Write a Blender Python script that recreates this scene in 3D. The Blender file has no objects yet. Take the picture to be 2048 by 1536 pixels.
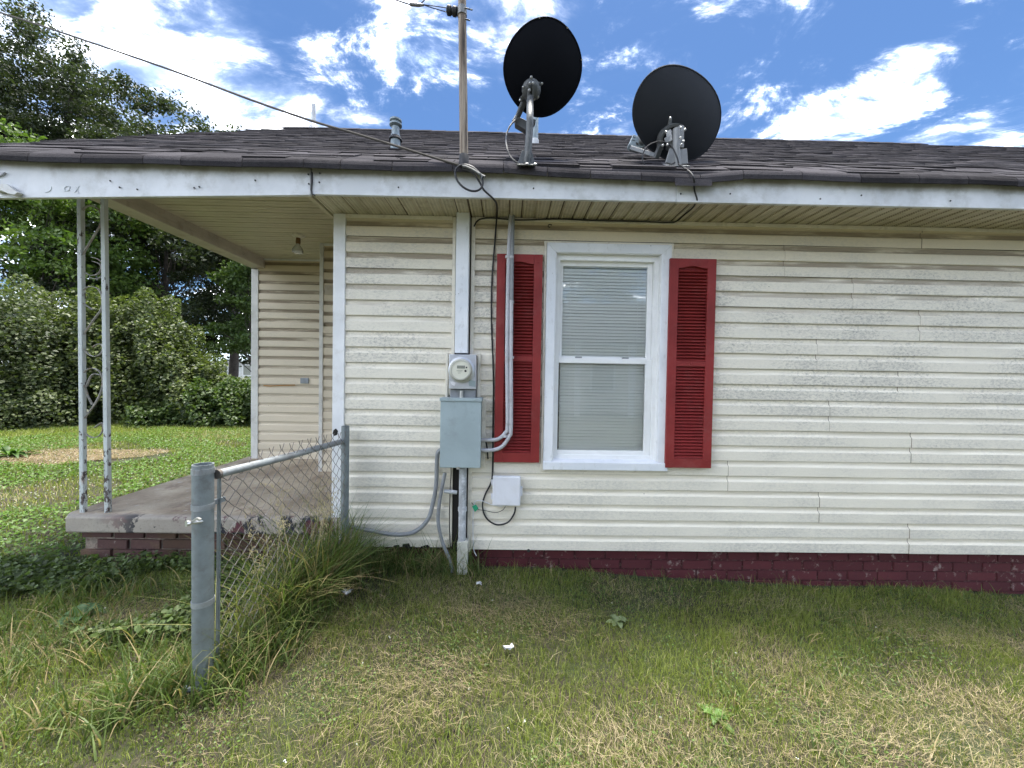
import bpy, math, random
import numpy as np
from mathutils import Vector, Matrix
R = math.radians
random.seed(7)
rng = np.random.default_rng(11)
scene = bpy.context.scene
COL = scene.collection

# ------------------------------------------------------------------ camera
F_PX, CX, CY = 770.0, 1024.0, 768.0
CAM = Vector((0.0, -2.53, 1.35))
YAW, PITCH, ROLL = R(0.9), R(1.16), R(0.95)
CAMROT = Matrix.Rotation(-YAW, 3, 'Z') @ Matrix.Rotation(R(90) - PITCH, 3, 'X') @ Matrix.Rotation(ROLL, 3, 'Z')
cd = bpy.data.cameras.new('camera')
cd.sensor_width = 36.0
cd.lens = 36.0 * F_PX / 2048.0
cd.clip_start = 0.02
cd.clip_end = 3000
cam = bpy.data.objects.new('camera', cd)
COL.objects.link(cam)
cam.matrix_world = Matrix.Translation(CAM) @ CAMROT.to_4x4()
scene.camera = cam


def ray(px, py):
    return CAMROT @ Vector(((px - CX) / F_PX, -(py - CY) / F_PX, -1.0))


def P(px, py, Y):
    """point of the place seen at a photo pixel, at distance plane y = Y"""
    d = ray(px, py)
    return CAM + d * ((Y - CAM.y) / d.y)


def onplane(px, py, c, n):
    d = ray(px, py)
    return CAM + d * ((c - CAM).dot(n) / d.dot(n))


# ------------------------------------------------------------------ light
SUN_EL, SUN_AZ = R(83), R(22)           # behind the house, a little to the right
scene.view_settings.view_transform = 'Standard'
scene.view_settings.look = 'None'
scene.view_settings.gamma = 1.0
scene.view_settings.exposure = 2.15
world = bpy.data.worlds.new('World')
scene.world = world
world.use_nodes = True


# node helpers
def setin(t, node, key, val):
    s = node.inputs[key]
    if isinstance(val, bpy.types.NodeSocket):
        t.links.new(val, s)
    else:
        if s.type == 'RGBA' and not isinstance(val, (int, float)) and len(val) == 3:
            val = (*val, 1.0)
        s.default_value = val


def nd(t, typ, ins=None, **props):
    n = t.nodes.new('ShaderNode' + typ)
    for k, v in props.items():
        setattr(n, k, v)
    for k, v in (ins or {}).items():
        setin(t, n, k, v)
    return n


def mth(t, op, a, b=0.0, c=None, clamp=False):
    n = nd(t, 'Math', {0: a, 1: b}, operation=op, use_clamp=clamp)
    if c is not None:
        setin(t, n, 2, c)
    return n.outputs[0]


def mixc(t, fac, a, b, blend='MIX'):
    n = nd(t, 'Mix', data_type='RGBA', blend_type=blend)
    setin(t, n, 0, fac)
    setin(t, n, 6, a)
    setin(t, n, 7, b)
    return n.outputs[2]


def sstep(t, x, a, b):
    n = nd(t, 'MapRange', {0: x, 1: a, 2: b, 3: 0.0, 4: 1.0}, interpolation_type='SMOOTHSTEP')
    return n.outputs[0]


def noise(t, vec, scale, detail=4.0, rough=0.55, dist=0.0):
    n = nd(t, 'TexNoise', {'Scale': scale, 'Detail': detail, 'Roughness': rough, 'Distortion': dist})
    if vec is not None:
        setin(t, n, 'Vector', vec)
    return n.outputs[0]


def vscale(t, vec, s, off=(0, 0, 0)):
    n = nd(t, 'Mapping', {'Vector': vec, 'Scale': s, 'Location': off})
    return n.outputs[0]


wt = world.node_tree
wt.nodes.clear()
sky = nd(wt, 'TexSky', sky_type='NISHITA')
sky.sun_disc = False
sky.sun_elevation = SUN_EL
sky.sun_rotation = SUN_AZ
sky.air_density = 1.0
sky.dust_density = 0.6
sky.ozone_density = 1.6
wgeo = nd(wt, 'TexCoord')
wdir = wgeo.outputs['Generated']
wsep = nd(wt, 'SeparateXYZ', {0: wdir})
wz = mth(wt, 'ADD', mth(wt, 'MAXIMUM', wsep.outputs[2], 0.0), 0.12)
wx = mth(wt, 'DIVIDE', wsep.outputs[0], wz)
wy = mth(wt, 'DIVIDE', wsep.outputs[1], wz)
wv = nd(wt, 'CombineXYZ', {0: wx, 1: wy, 2: 0.0}).outputs[0]
CLOUD_OFF = (5.7, 15.2, 0.0)
c1 = noise(wt, vscale(wt, wv, (1.15, 1.5, 1), CLOUD_OFF), 1.6, 9.0, 0.58, 0.25)
c2 = noise(wt, vscale(wt, wv, (0.5, 0.5, 1), (10.3, 9.2, 0)), 1.0, 2.0, 0.5)
cl = mth(wt, 'ADD', c1, mth(wt, 'MULTIPLY', mth(wt, 'SUBTRACT', c2, 0.5), 0.75))
# more cloud towards the street side (west), where the photograph shows a bank of it
cl = mth(wt, 'ADD', cl, mth(wt, 'MULTIPLY', sstep(wt, mth(wt, 'MULTIPLY', wx, -1.0), 0.5, 1.6), 0.11))
c3 = noise(wt, vscale(wt, wv, (1.0, 2.2, 1), (3.16, 1.78, 0.3)), 4.2, 9.0, 0.66, 0.4)
cbody = mth(wt, 'MULTIPLY', mth(wt, 'POWER', sstep(wt, cl, 0.42, 0.80), 2.6), mth(wt, 'ADD', 0.03, mth(wt, 'MULTIPLY', mth(wt, 'POWER', sstep(wt, c3, 0.28, 0.78), 3.4), 0.97)))
# small scattered cumulus between the banks
c4 = noise(wt, vscale(wt, wv, (1.0, 1.25, 1), (4.3, 8.4, 0)), 2.6, 11.0, 0.66, 0.5)
c5 = noise(wt, vscale(wt, wv, (1, 1, 1), (6.3, 5.4, 0)), 1.3, 1.0, 0.5)
cm2 = mth(wt, 'POWER', sstep(wt, mth(wt, 'ADD', c4, mth(wt, 'MULTIPLY', mth(wt, 'SUBTRACT', c5, 0.5), 0.5)), 0.46, 0.78), 2.8)
cm2 = mth(wt, 'MULTIPLY', cm2, mth(wt, 'ADD', 0.04, mth(wt, 'MULTIPLY', mth(wt, 'POWER', sstep(wt, c3, 0.26, 0.72), 2.4), 0.96)))
cmask = mth(wt, 'MAXIMUM', cbody, cm2)
ccol = mixc(wt, sstep(wt, c3, 0.35, 0.65), (0.62, 0.68, 0.78), (1.0, 1.0, 1.0))
skyc = mixc(wt, 1.0, sky.outputs[0], (0.46, 0.62, 0.79), 'MULTIPLY')
bg1 = nd(wt, 'Background', {0: skyc, 1: 0.05})
bg2 = nd(wt, 'Background', {0: ccol, 1: 18.0})
wmix = nd(wt, 'MixShader', {0: cmask, 1: bg1.outputs[0], 2: bg2.outputs[0]})
wout = nd(wt, 'OutputWorld', {0: wmix.outputs[0]})

sd = bpy.data.lights.new('sun', 'SUN')
sd.energy = 2.9
sd.angle = R(16.0)          # the sun stands behind thin cloud
sd.color = (1.0, 0.955, 0.88)
sun = bpy.data.objects.new('sun', sd)
COL.objects.link(sun)
sdir = Vector((math.sin(SUN_AZ) * math.cos(SUN_EL), math.cos(SUN_AZ) * math.cos(SUN_EL), math.sin(SUN_EL)))
sun.rotation_euler = sdir.to_track_quat('Z', 'Y').to_euler()
sun.location = (0, 0, 30)
scene.cycles.max_bounces = 8
scene.cycles.transparent_max_bounces = 8
scene.cycles.sample_clamp_indirect = 6.0

# ------------------------------------------------------------------ materials
MATS = {}


def material(name):
    m = bpy.data.materials.new(name)
    m.use_nodes = True
    t = m.node_tree
    b = t.nodes['Principled BSDF']
    MATS[name] = m
    return m, t, b


def pos(t):
    return nd(t, 'NewGeometry').outputs['Position']


def bump(t, b, h, strength=0.3, dist=0.01):
    n = nd(t, 'Bump', {'Strength': strength, 'Distance': dist, 'Height': h})
    t.links.new(n.outputs[0], b.inputs['Normal'])


def simple(name, col, rough=0.6, metal=0.0, var=0.25, scale=9.0, bs=0.1, dirt=None, dirtfac=0.5, spec=0.5):
    m, t, b = material(name)
    p = pos(t)
    n1 = noise(t, p, scale, 6.0, 0.6)
    n2 = noise(t, p, scale * 9, 3.0, 0.6)
    f = sstep(t, n1, 0.3, 0.7)
    dark = tuple(c * (1 - var) for c in col)
    lite = tuple(min(1, c * (1 + var * 0.5)) for c in col)
    c = mixc(t, f, dark, lite)
    if dirt:
        c = mixc(t, mth(t, 'MULTIPLY', sstep(t, noise(t, p, scale * 2.3, 7.0, 0.68), 0.5, 0.68), dirtfac), c, dirt)
    c = mixc(t, mth(t, 'MULTIPLY', sstep(t, n2, 0.45, 0.75), 0.15), c, dark)
    setin(t, b, 'Base Color', c)
    setin(t, b, 'Roughness', mth(t, 'ADD', rough - 0.08, mth(t, 'MULTIPLY', n1, 0.16)))
    b.inputs['Metallic'].default_value = metal
    b.inputs['Specular IOR Level'].default_value = spec
    if bs:
        bump(t, b, n2, bs, 0.004)
    return m


ZB, CP = 0.205, 0.1016          # bottom of the siding, course height


def siding_mat(name, base, stain, mildew, zlo, zhi, ztop):
    m, t, b = material(name)
    p = pos(t)
    s = nd(t, 'SeparateXYZ', {0: p})
    z = s.outputs[2]
    fr = mth(t, 'FRACT', mth(t, 'DIVIDE', mth(t, 'SUBTRACT', z, ZB - 0.0), CP))
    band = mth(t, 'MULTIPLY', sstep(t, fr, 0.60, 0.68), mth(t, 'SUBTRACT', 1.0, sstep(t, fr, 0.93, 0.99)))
    hz = sstep(t, z, zlo, zhi)
    course = mth(t, 'FLOOR', mth(t, 'DIVIDE', mth(t, 'SUBTRACT', z, ZB), CP))
    # long streaks, different for every course
    vs = nd(t, 'CombineXYZ', {0: mth(t, 'MULTIPLY', s.outputs[0], 1.3), 1: mth(t, 'MULTIPLY', course, 3.71), 2: mth(t, 'MULTIPLY', z, 9.0)}).outputs[0]
    st = noise(t, vs, 1.6, 6.0, 0.62)
    stf = mth(t, 'MULTIPLY', mth(t, 'MULTIPLY', band, sstep(t, st, 0.30, 0.55)), mth(t, 'MULTIPLY', hz, stain))
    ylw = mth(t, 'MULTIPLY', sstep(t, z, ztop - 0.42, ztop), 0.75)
    big = noise(t, vscale(t, p, (0.8, 1, 1.6)), 1.3, 5.0, 0.6)
    fine = noise(t, vscale(t, p, (0.7, 1, 1.3)), 62.0, 8.0, 0.76, 0.5)
    vfine = noise(t, p, 160.0, 3.0, 0.7)
    midz = mth(t, 'MULTIPLY', sstep(t, z, 0.75, 1.5), mth(t, 'SUBTRACT', 1.0, sstep(t, z, 1.95, 2.2)))
    crs = noise(t, nd(t, 'CombineXYZ', {0: mth(t, 'MULTIPLY', s.outputs[0], 0.9), 1: mth(t, 'MULTIPLY', course, 1.37), 2: 0.0}).outputs[0], 2.0, 3.0, 0.5)
    mil = mth(t, 'MULTIPLY', sstep(t, fine, 0.46, 0.68), mth(t, 'MULTIPLY', sstep(t, mth(t, 'ADD', big, mth(t, 'MULTIPLY', mth(t, 'SUBTRACT', crs, 0.5), 0.9)), 0.36, 0.62), mth(t, 'ADD', mth(t, 'MULTIPLY', midz, 0.62), 0.20)))
    mil = mth(t, 'MULTIPLY', mil, mildew)
    c = mixc(t, sstep(t, big, 0.3, 0.7), tuple(x * 0.94 for x in base), base)
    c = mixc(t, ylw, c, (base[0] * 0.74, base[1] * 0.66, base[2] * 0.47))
    face = mth(t, 'SUBTRACT', 1.0, sstep(t, fr, 0.58, 0.64))
    film = mth(t, 'MULTIPLY', mth(t, 'MULTIPLY', face, mth(t, 'ADD', 0.35, mth(t, 'MULTIPLY', sstep(t, big, 0.38, 0.62), 0.8))), mth(t, 'ADD', 0.14, mth(t, 'MULTIPLY', sstep(t, mth(t, 'ADD', mth(t, 'MULTIPLY', fine, 0.6), mth(t, 'MULTIPLY', crs, 0.4)), 0.38, 0.62), 0.38)))
    c = mixc(t, mth(t, 'MULTIPLY', film, mildew), c, (0.43, 0.42, 0.39))
    c = mixc(t, mil, c, (0.28, 0.27, 0.245))
    c = mixc(t, mth(t, 'MULTIPLY', sstep(t, vfine, 0.55, 0.72), 0.22), c, (0.36, 0.34, 0.29))
    # thin film of dirt under every lap, streaked
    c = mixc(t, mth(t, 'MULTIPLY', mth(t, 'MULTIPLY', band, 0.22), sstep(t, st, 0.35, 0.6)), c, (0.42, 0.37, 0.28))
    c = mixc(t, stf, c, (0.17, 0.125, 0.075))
    c = mixc(t, mth(t, 'MULTIPLY', sstep(t, fr, 0.93, 0.97), 0.4), c, (0.14, 0.12, 0.095))  # paints the dark shadow line beneath each lap into the base colour
    spots = nd(t, 'TexVoronoi', {'Vector': vscale(t, p, (1, 1, 1.6)), 'Scale': 5.0}).outputs['Distance']
    c = mixc(t, mth(t, 'MULTIPLY', mth(t, 'SUBTRACT', 1.0, sstep(t, spots, 0.012, 0.03)), 0.75), c, (0.09, 0.07, 0.05))
    setin(t, b, 'Base Color', c)
    setin(t, b, 'Roughness', mth(t, 'ADD', 0.42, mth(t, 'MULTIPLY', fine, 0.25)))
    b.inputs['Specular IOR Level'].default_value = 0.35
    bump(t, b, mth(t, 'ADD', noise(t, vscale(t, p, (6, 30, 40)), 2.0, 5.0, 0.6), mth(t, 'MULTIPLY', noise(t, p, 1.7, 2.0), 2.0)), 0.22, 0.004)
    return m


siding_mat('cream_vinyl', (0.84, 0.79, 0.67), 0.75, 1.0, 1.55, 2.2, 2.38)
siding_mat('porch_vinyl', (0.66, 0.585, 0.46), 0.8, 0.25, 0.6, 1.9, 2.58)  # same siding, more stained, with the porch's brownish light put into the base


def white_metal():
    m, t, b = material('white_metal')
    p = pos(t)
    n1 = noise(t, p, 2.2, 6.0, 0.62)
    n2 = noise(t, vscale(t, p, (1, 1, 0.5)), 26.0, 7.0, 0.7)
    c = mixc(t, sstep(t, n1, 0.35, 0.65), (0.66, 0.69, 0.73), (0.78, 0.80, 0.83))
    c = mixc(t, mth(t, 'MULTIPLY', sstep(t, n2, 0.54, 0.66), 0.30), c, (0.38, 0.39, 0.38))
    sp = nd(t, 'TexVoronoi', {'Vector': p, 'Scale': 16.0}).outputs['Distance']
    c = mixc(t, mth(t, 'MULTIPLY', mth(t, 'SUBTRACT', 1.0, sstep(t, sp, 0.03, 0.065)), 0.8), c, (0.08, 0.075, 0.07))
    setin(t, b, 'Base Color', c)
    b.inputs['Roughness'].default_value = 0.42
    bump(t, b, noise(t, p, 5.0, 3.0), 0.12, 0.006)


white_metal()
simple('white_trim', (0.76, 0.77, 0.78), 0.45, var=0.10, scale=5.0, bs=0.06, dirt=(0.42, 0.40, 0.35), dirtfac=0.25)


def fascia_mat():
    m, t, b = material('fascia_white')
    p = pos(t)
    s = nd(t, 'SeparateXYZ', {0: p})
    n1 = noise(t, p, 3.0, 6.0, 0.65)
    n2 = noise(t, vscale(t, p, (1, 1, 1)), 7.0, 8.0, 0.66)
    c = mixc(t, sstep(t, n1, 0.35, 0.65), (0.58, 0.60, 0.62), (0.70, 0.72, 0.745))
    g = mth(t, 'MULTIPLY', sstep(t, n2, 0.46, 0.66), 0.38)
    c = mixc(t, g, c, (0.30, 0.30, 0.27))
    # uneven darker tone towards the top, below the shingles
    g2 = mth(t, 'MULTIPLY', sstep(t, mth(t, 'ADD', s.outputs[2], mth(t, 'MULTIPLY', mth(t, 'SUBTRACT', n2, 0.5), 0.16)), 2.425, 2.49), 0.5)
    c = mixc(t, g2, c, (0.27, 0.255, 0.22))
    setin(t, b, 'Base Color', c)
    b.inputs['Roughness'].default_value = 0.45
    bump(t, b, noise(t, vscale(t, p, (1, 1, 3)), 3.0, 4.0), 0.25, 0.008)


fascia_mat()
simple('jchannel', (0.74, 0.70, 0.60), 0.5, var=0.12, scale=6.0, bs=0.05, dirt=(0.36, 0.32, 0.25), dirtfac=0.4)
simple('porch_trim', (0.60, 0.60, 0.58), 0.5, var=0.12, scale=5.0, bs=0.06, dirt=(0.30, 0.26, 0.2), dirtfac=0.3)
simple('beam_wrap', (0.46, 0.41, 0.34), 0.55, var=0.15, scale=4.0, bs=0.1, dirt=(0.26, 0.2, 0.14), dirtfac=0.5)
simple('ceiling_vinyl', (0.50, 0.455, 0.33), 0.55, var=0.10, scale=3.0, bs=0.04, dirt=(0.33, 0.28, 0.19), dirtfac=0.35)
simple('dark_void', (0.02, 0.018, 0.016), 0.9, bs=0)
simple('sheathing', (0.10, 0.075, 0.055), 0.9, var=0.4, bs=0.2)
simple('cable_grey', (0.075, 0.068, 0.06), 0.7, bs=0, spec=0.2)
simple('seam_shade', (0.26, 0.22, 0.17), 0.9, bs=0)  # dark tone painted along panel ends for the shade in the seam gap
simple('black_cable', (0.016, 0.016, 0.018), 0.5, var=0.2, bs=0)
simple('red_shutter', (0.235, 0.027, 0.026), 0.55, var=0.2, scale=4.0, bs=0.05, dirt=(0.25, 0.065, 0.06), dirtfac=0.45, spec=0.3)
simple('vinyl_white', (0.82, 0.83, 0.83), 0.35, var=0.06, scale=4.0, bs=0.03, dirt=(0.5, 0.48, 0.43), dirtfac=0.18)
simple('blind_slat', (0.93, 0.95, 0.93), 0.5, var=0.03, scale=3.0, bs=0)
simple('galvanised', (0.30, 0.325, 0.34), 0.5, metal=0.35, var=0.22, scale=14.0, bs=0.08, dirt=(0.17, 0.16, 0.15), dirtfac=0.5)
simple('galvanised_dull', (0.20, 0.23, 0.24), 0.55, metal=0.2, var=0.22, scale=9.0, bs=0.08, dirt=(0.12, 0.115, 0.11), dirtfac=0.5)
simple('wire_metal', (0.17, 0.155, 0.14), 0.55, metal=0.3, var=0.3, scale=12.0, bs=0, dirt=(0.16, 0.11, 0.08), dirtfac=0.5)
simple('panel_grey', (0.31, 0.38, 0.40), 0.45, var=0.10, scale=5.0, bs=0.04, dirt=(0.24, 0.28, 0.29), dirtfac=0.5)
simple('meter_alu', (0.55, 0.57, 0.61), 0.38, metal=0.5, var=0.14, scale=7.0, bs=0.05, dirt=(0.35, 0.36, 0.38), dirtfac=0.4)
simple('conduit_grey', (0.47, 0.47, 0.50), 0.5, var=0.12, scale=9.0, bs=0.04, dirt=(0.27, 0.25, 0.24), dirtfac=0.6)
simple('conduit_dark', (0.24, 0.255, 0.27), 0.55, var=0.15, scale=9.0, bs=0.06, dirt=(0.15, 0.14, 0.13), dirtfac=0.5)
simple('peeling_pipe', (0.42, 0.44, 0.46), 0.6, var=0.3, scale=16.0, bs=0.3, dirt=(0.72, 0.74, 0.77), dirtfac=0.8)
simple('plastic_white', (0.70, 0.71, 0.76), 0.4, var=0.05, scale=4.0, bs=0.03, dirt=(0.55, 0.54, 0.54), dirtfac=0.2)
simple('putty_box', (0.50, 0.50, 0.44), 0.6, var=0.12, scale=8.0, bs=0.06, dirt=(0.32, 0.31, 0.26), dirtfac=0.5)
simple('green_tag', (0.02, 0.33, 0.17), 0.5, bs=0)
simple('dish_black', (0.0035, 0.0045, 0.008), 0.7, var=0.15, scale=3.0, bs=0.02, spec=0.12)
simple('dish_grey', (0.026, 0.029, 0.036), 0.65, var=0.12, scale=3.0, bs=0.03, spec=0.2)
simple('bracket_grey', (0.10, 0.105, 0.105), 0.5, metal=0.3, var=0.2, scale=14.0, bs=0.05, dirt=(0.24, 0.24, 0.23), dirtfac=0.4)
simple('bracket_light', (0.22, 0.225, 0.225), 0.5, metal=0.2, var=0.2, scale=14.0, bs=0.05, dirt=(0.2, 0.2, 0.19), dirtfac=0.5)
simple('bolt_metal', (0.55, 0.55, 0.53), 0.35, metal=0.7, bs=0)
simple('vent_grey', (0.25, 0.30, 0.32), 0.5, metal=0.2, var=0.2, scale=10.0, bs=0.05, dirt=(0.45, 0.5, 0.52), dirtfac=0.5)
simple('pvc_white', (0.60, 0.61, 0.62), 0.5, var=0.1, bs=0.02)
simple('rubber', (0.018, 0.018, 0.02), 0.6, bs=0.05)
simple('porcelain', (0.62, 0.58, 0.48), 0.35, var=0.15, bs=0)
simple('brass_dull', (0.22, 0.13, 0.07), 0.5, metal=0.5, bs=0)
simple('dial_cream', (0.66, 0.65, 0.55), 0.5, var=0.06, bs=0)
simple('display_grey', (0.23, 0.24, 0.2), 0.35, bs=0)
simple('ink_dark', (0.03, 0.03, 0.03), 0.6, bs=0)
simple('chalk', (0.74, 0.77, 0.80), 0.8, bs=0)
simple('rust_stain', (0.36, 0.19, 0.05), 0.8, bs=0)
simple('plate_grey', (0.22, 0.25, 0.28), 0.4, bs=0)
simple('litter_white', (0.62, 0.62, 0.62), 0.55, var=0.3, scale=40, bs=0.2)


def wood_pole():
    m, t, b = material('weathered_wood')
    p = pos(t)
    n = noise(t, vscale(t, p, (30, 30, 1.3)), 1.8, 8.0, 0.65)
    c = mixc(t, sstep(t, n, 0.34, 0.66), (0.13, 0.095, 0.07), (0.36, 0.30, 0.235))
    c = mixc(t, sstep(t, noise(t, vscale(t, p, (50, 50, 3)), 1.0, 4.0), 0.58, 0.66), c, (0.05, 0.04, 0.035))
    setin(t, b, 'Base Color', c)
    b.inputs['Roughness'].default_value = 0.85
    bump(t, b, n, 0.6, 0.004)


wood_pole()


def painted_iron():
    m, t, b = material('painted_iron')
    p = pos(t)
    s = nd(t, 'SeparateXYZ', {0: p})
    n = noise(t, vscale(t, p, (1, 1, 0.5)), 28.0, 7.0, 0.68)
    n2 = noise(t, vscale(t, p, (1, 1, 0.45)), 5.0, 5.0, 0.6)
    c = mixc(t, sstep(t, n2, 0.35, 0.65), (0.44, 0.47, 0.46), (0.55, 0.59, 0.58))
    c = mixc(t, sstep(t, n2, 0.6, 0.72), c, (0.34, 0.22, 0.15))
    low = mth(t, 'SUBTRACT', 1.0, sstep(t, s.outputs[2], 0.45, 1.15))
    chip = sstep(t, mth(t, 'ADD', n, mth(t, 'MULTIPLY', low, 0.09)), 0.60, 0.635)
    c = mixc(t, chip, c, (0.07, 0.05, 0.045))
    setin(t, b, 'Base Color', c)
    b.inputs['Roughness'].default_value = 0.6
    bump(t, b, n, 0.4, 0.003)


painted_iron()
simple('scroll_iron', (0.34, 0.33, 0.30), 0.6, var=0.3, scale=12.0, bs=0.1, dirt=(0.24, 0.12, 0.06), dirtfac=0.6)


def shingle_mat():
    m, t, b = material('asphalt_shingle')
    p = pos(t)
    oi = nd(t, 'ObjectInfo')
    at = nd(t, 'Attribute', attribute_name='tone')
    big = noise(t, vscale(t, p, (2.2, 1.4, 1.4)), 2.2, 5.0, 0.65)
    fine = noise(t, p, 320.0, 3.0, 0.7)
    rnd = mth(t, 'ADD', mth(t, 'MULTIPLY', oi.outputs['Random'], 1.0), at.outputs['Fac'])
    rnd = mth(t, 'FRACT', rnd)
    c = mixc(t, rnd, (0.008, 0.0076, 0.0095), (0.072, 0.068, 0.077))
    c = mixc(t, mth(t, 'MULTIPLY', sstep(t, big, 0.46, 0.68), 0.5), c, (0.068, 0.065, 0.071))
    c = mixc(t, sstep(t, fine, 0.35, 0.75), mixc(t, 0.5, c, (0.02, 0.018, 0.02)), mixc(t, 0.22, c, (0.16, 0.148, 0.15)))
    c = mixc(t, mth(t, 'MULTIPLY', sstep(t, noise(t, p, 75.0, 4.0, 0.7), 0.5, 0.7), 0.4), c, (0.012, 0.011, 0.012))
    setin(t, b, 'Base Color', c)
    b.inputs['Roughness'].default_value = 0.95
    b.inputs['Specular IOR Level'].default_value = 0.08
    bump(t, b, fine, 0.5, 0.003)


shingle_mat()


def soffit_mat():
    m, t, b = material('soffit_vent')
    p = pos(t)
    s = nd(t, 'SeparateXYZ', {0: p})
    a = mth(t, 'SINE', mth(t, 'MULTIPLY', mth(t, 'ADD', s.outputs[1], mth(t, 'MULTIPLY', s.outputs[0], 0.35)), 480.0))
    bb = mth(t, 'SINE', mth(t, 'MULTIPLY', s.outputs[0], 2 * math.pi / 0.0815 * 4))
    slit = mth(t, 'MULTIPLY', sstep(t, a, 0.1, 0.7), sstep(t, bb, -0.55, -0.2))
    n = noise(t, p, 2.6, 6.0, 0.65)
    n2 = noise(t, p, 14.0, 6.0, 0.7)
    c = mixc(t, sstep(t, n, 0.35, 0.65), (0.50, 0.45, 0.33), (0.60, 0.55, 0.43))
    c = mixc(t, mth(t, 'MULTIPLY', sstep(t, n2, 0.5, 0.65), 0.4), c, (0.27, 0.22, 0.15))
    c = mixc(t, mth(t, 'MULTIPLY', slit, 0.62), c, (0.16, 0.13, 0.09))
    setin(t, b, 'Base Color', c)
    b.inputs['Roughness'].default_value = 0.6
    bump(t, b, mth(t, 'MULTIPLY', slit, -1.0), 0.4, 0.002)


soffit_mat()


def brick_mat(name, c1, c2, paint, pf, mortar_white):
    m, t, b = material(name)
    p = pos(t)
    oi = nd(t, 'ObjectInfo')
    n = noise(t, p, 16.0, 7.0, 0.68)
    n2 = noise(t, p, 70.0, 4.0, 0.7)
    n3 = noise(t, p, 3.0, 4.0, 0.6)
    c = mixc(t, oi.outputs['Random'], c1, c2)
    c = mixc(t, mth(t, 'MULTIPLY', sstep(t, mth(t, 'ADD', n3, mth(t, 'MULTIPLY', mth(t, 'SUBTRACT', n, 0.5), 0.5)), 0.40, 0.52), pf), c, paint)
    c = mixc(t, mth(t, 'MULTIPLY', sstep(t, n, 0.58, 0.70), mortar_white), c, (0.42, 0.37, 0.33))
    c = mixc(t, sstep(t, n2, 0.5, 0.8), c, mixc(t, 0.5, c, (0.02, 0.015, 0.015)))
    setin(t, b, 'Base Color', c)
    b.inputs['Roughness'].default_value = 0.85
    bump(t, b, mth(t, 'ADD', n, mth(t, 'MULTIPLY', n2, 0.4)), 0.7, 0.006)


brick_mat('maroon_brick', (0.070, 0.012, 0.016), (0.105, 0.020, 0.025), (0.085, 0.016, 0.021), 0.5, 0.5)
brick_mat('porch_brick', (0.055, 0.024, 0.017), (0.16, 0.10, 0.06), (0.105, 0.050, 0.048), 0.8, 0.6)
simple('mortar_maroon', (0.065, 0.016, 0.019), 0.95, var=0.4, scale=20, bs=0.4, dirt=(0.30, 0.25, 0.20), dirtfac=0.35)
simple('mortar_grey', (0.30, 0.25, 0.20), 0.95, var=0.4, scale=20, bs=0.4, dirt=(0.13, 0.06, 0.05), dirtfac=0.7)


def concrete():
    m, t, b = material('porch_concrete')
    p = pos(t)
    s = nd(t, 'SeparateXYZ', {0: p})
    n = noise(t, p, 2.2, 8.0, 0.66)
    n2 = noise(t, p, 60.0, 5.0, 0.7)
    n3 = noise(t, vscale(t, p, (1.5, 1, 1)), 6.0, 6.0, 0.66)
    c = mixc(t, sstep(t, n, 0.3, 0.7), (0.23, 0.18, 0.125), (0.46, 0.39, 0.29))
    c = mixc(t, mth(t, 'MULTIPLY', sstep(t, n3, 0.52, 0.64), 0.55), c, (0.17, 0.115, 0.085))
    c = mixc(t, mth(t, 'MULTIPLY', sstep(t, noise(t, p, 25.0, 4.0), 0.62, 0.7), 0.6), c, (0.48, 0.46, 0.43))
    front = mth(t, 'SUBTRACT', 1.0, sstep(t, s.outputs[1], -0.03, 0.03))
    chip = sstep(t, mth(t, 'ADD', n3, mth(t, 'MULTIPLY', mth(t, 'SUBTRACT', n, 0.5), 0.7)), 0.50, 0.545)
    c = mixc(t, mth(t, 'MULTIPLY', front, 0.65), c, (0.37, 0.34, 0.30))
    dk = mixc(t, sstep(t, noise(t, p, 5.0, 2.0), 0.5, 0.55), (0.022, 0.022, 0.03), (0.10, 0.03, 0.04))
    xr = sstep(t, s.outputs[0], -2.65, -2.3)
    c = mixc(t, mth(t, 'MULTIPLY', mth(t, 'MULTIPLY', front, chip), xr), c, dk)
    c = mixc(t, mth(t, 'MULTIPLY', sstep(t, n2, 0.5, 0.8), 0.5), c, (0.10, 0.09, 0.08))
    setin(t, b, 'Base Color', c)
    b.inputs['Roughness'].default_value = 0.85
    bump(t, b, mth(t, 'ADD', mth(t, 'MULTIPLY', n, 2.0), n2), 0.5, 0.006)


concrete()


def glass_mat():
    m, t, b = material('window_glass')
    t.nodes.clear()
    fr = nd(t, 'Fresnel', {'IOR': 1.5})
    p = pos(t)
    bm = nd(t, 'Bump', {'Strength': 0.02, 'Distance': 0.02, 'Height': noise(t, p, 2.5, 1.0)})
    gl = nd(t, 'BsdfGlossy', {'Color': (1, 1, 1, 1), 'Roughness': 0.01})
    t.links.new(bm.outputs[0], gl.inputs['Normal'])
    tr = nd(t, 'BsdfTransparent', {'Color': (0.99, 1.0, 0.995, 1)})
    f2 = mth(t, 'MULTIPLY', fr.outputs[0], 1.35, clamp=True)
    mx = nd(t, 'MixShader', {0: f2, 1: tr.outputs[0], 2: gl.outputs[0]})
    nd(t, 'OutputMaterial', {0: mx.outputs[0]})


glass_mat()


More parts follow.
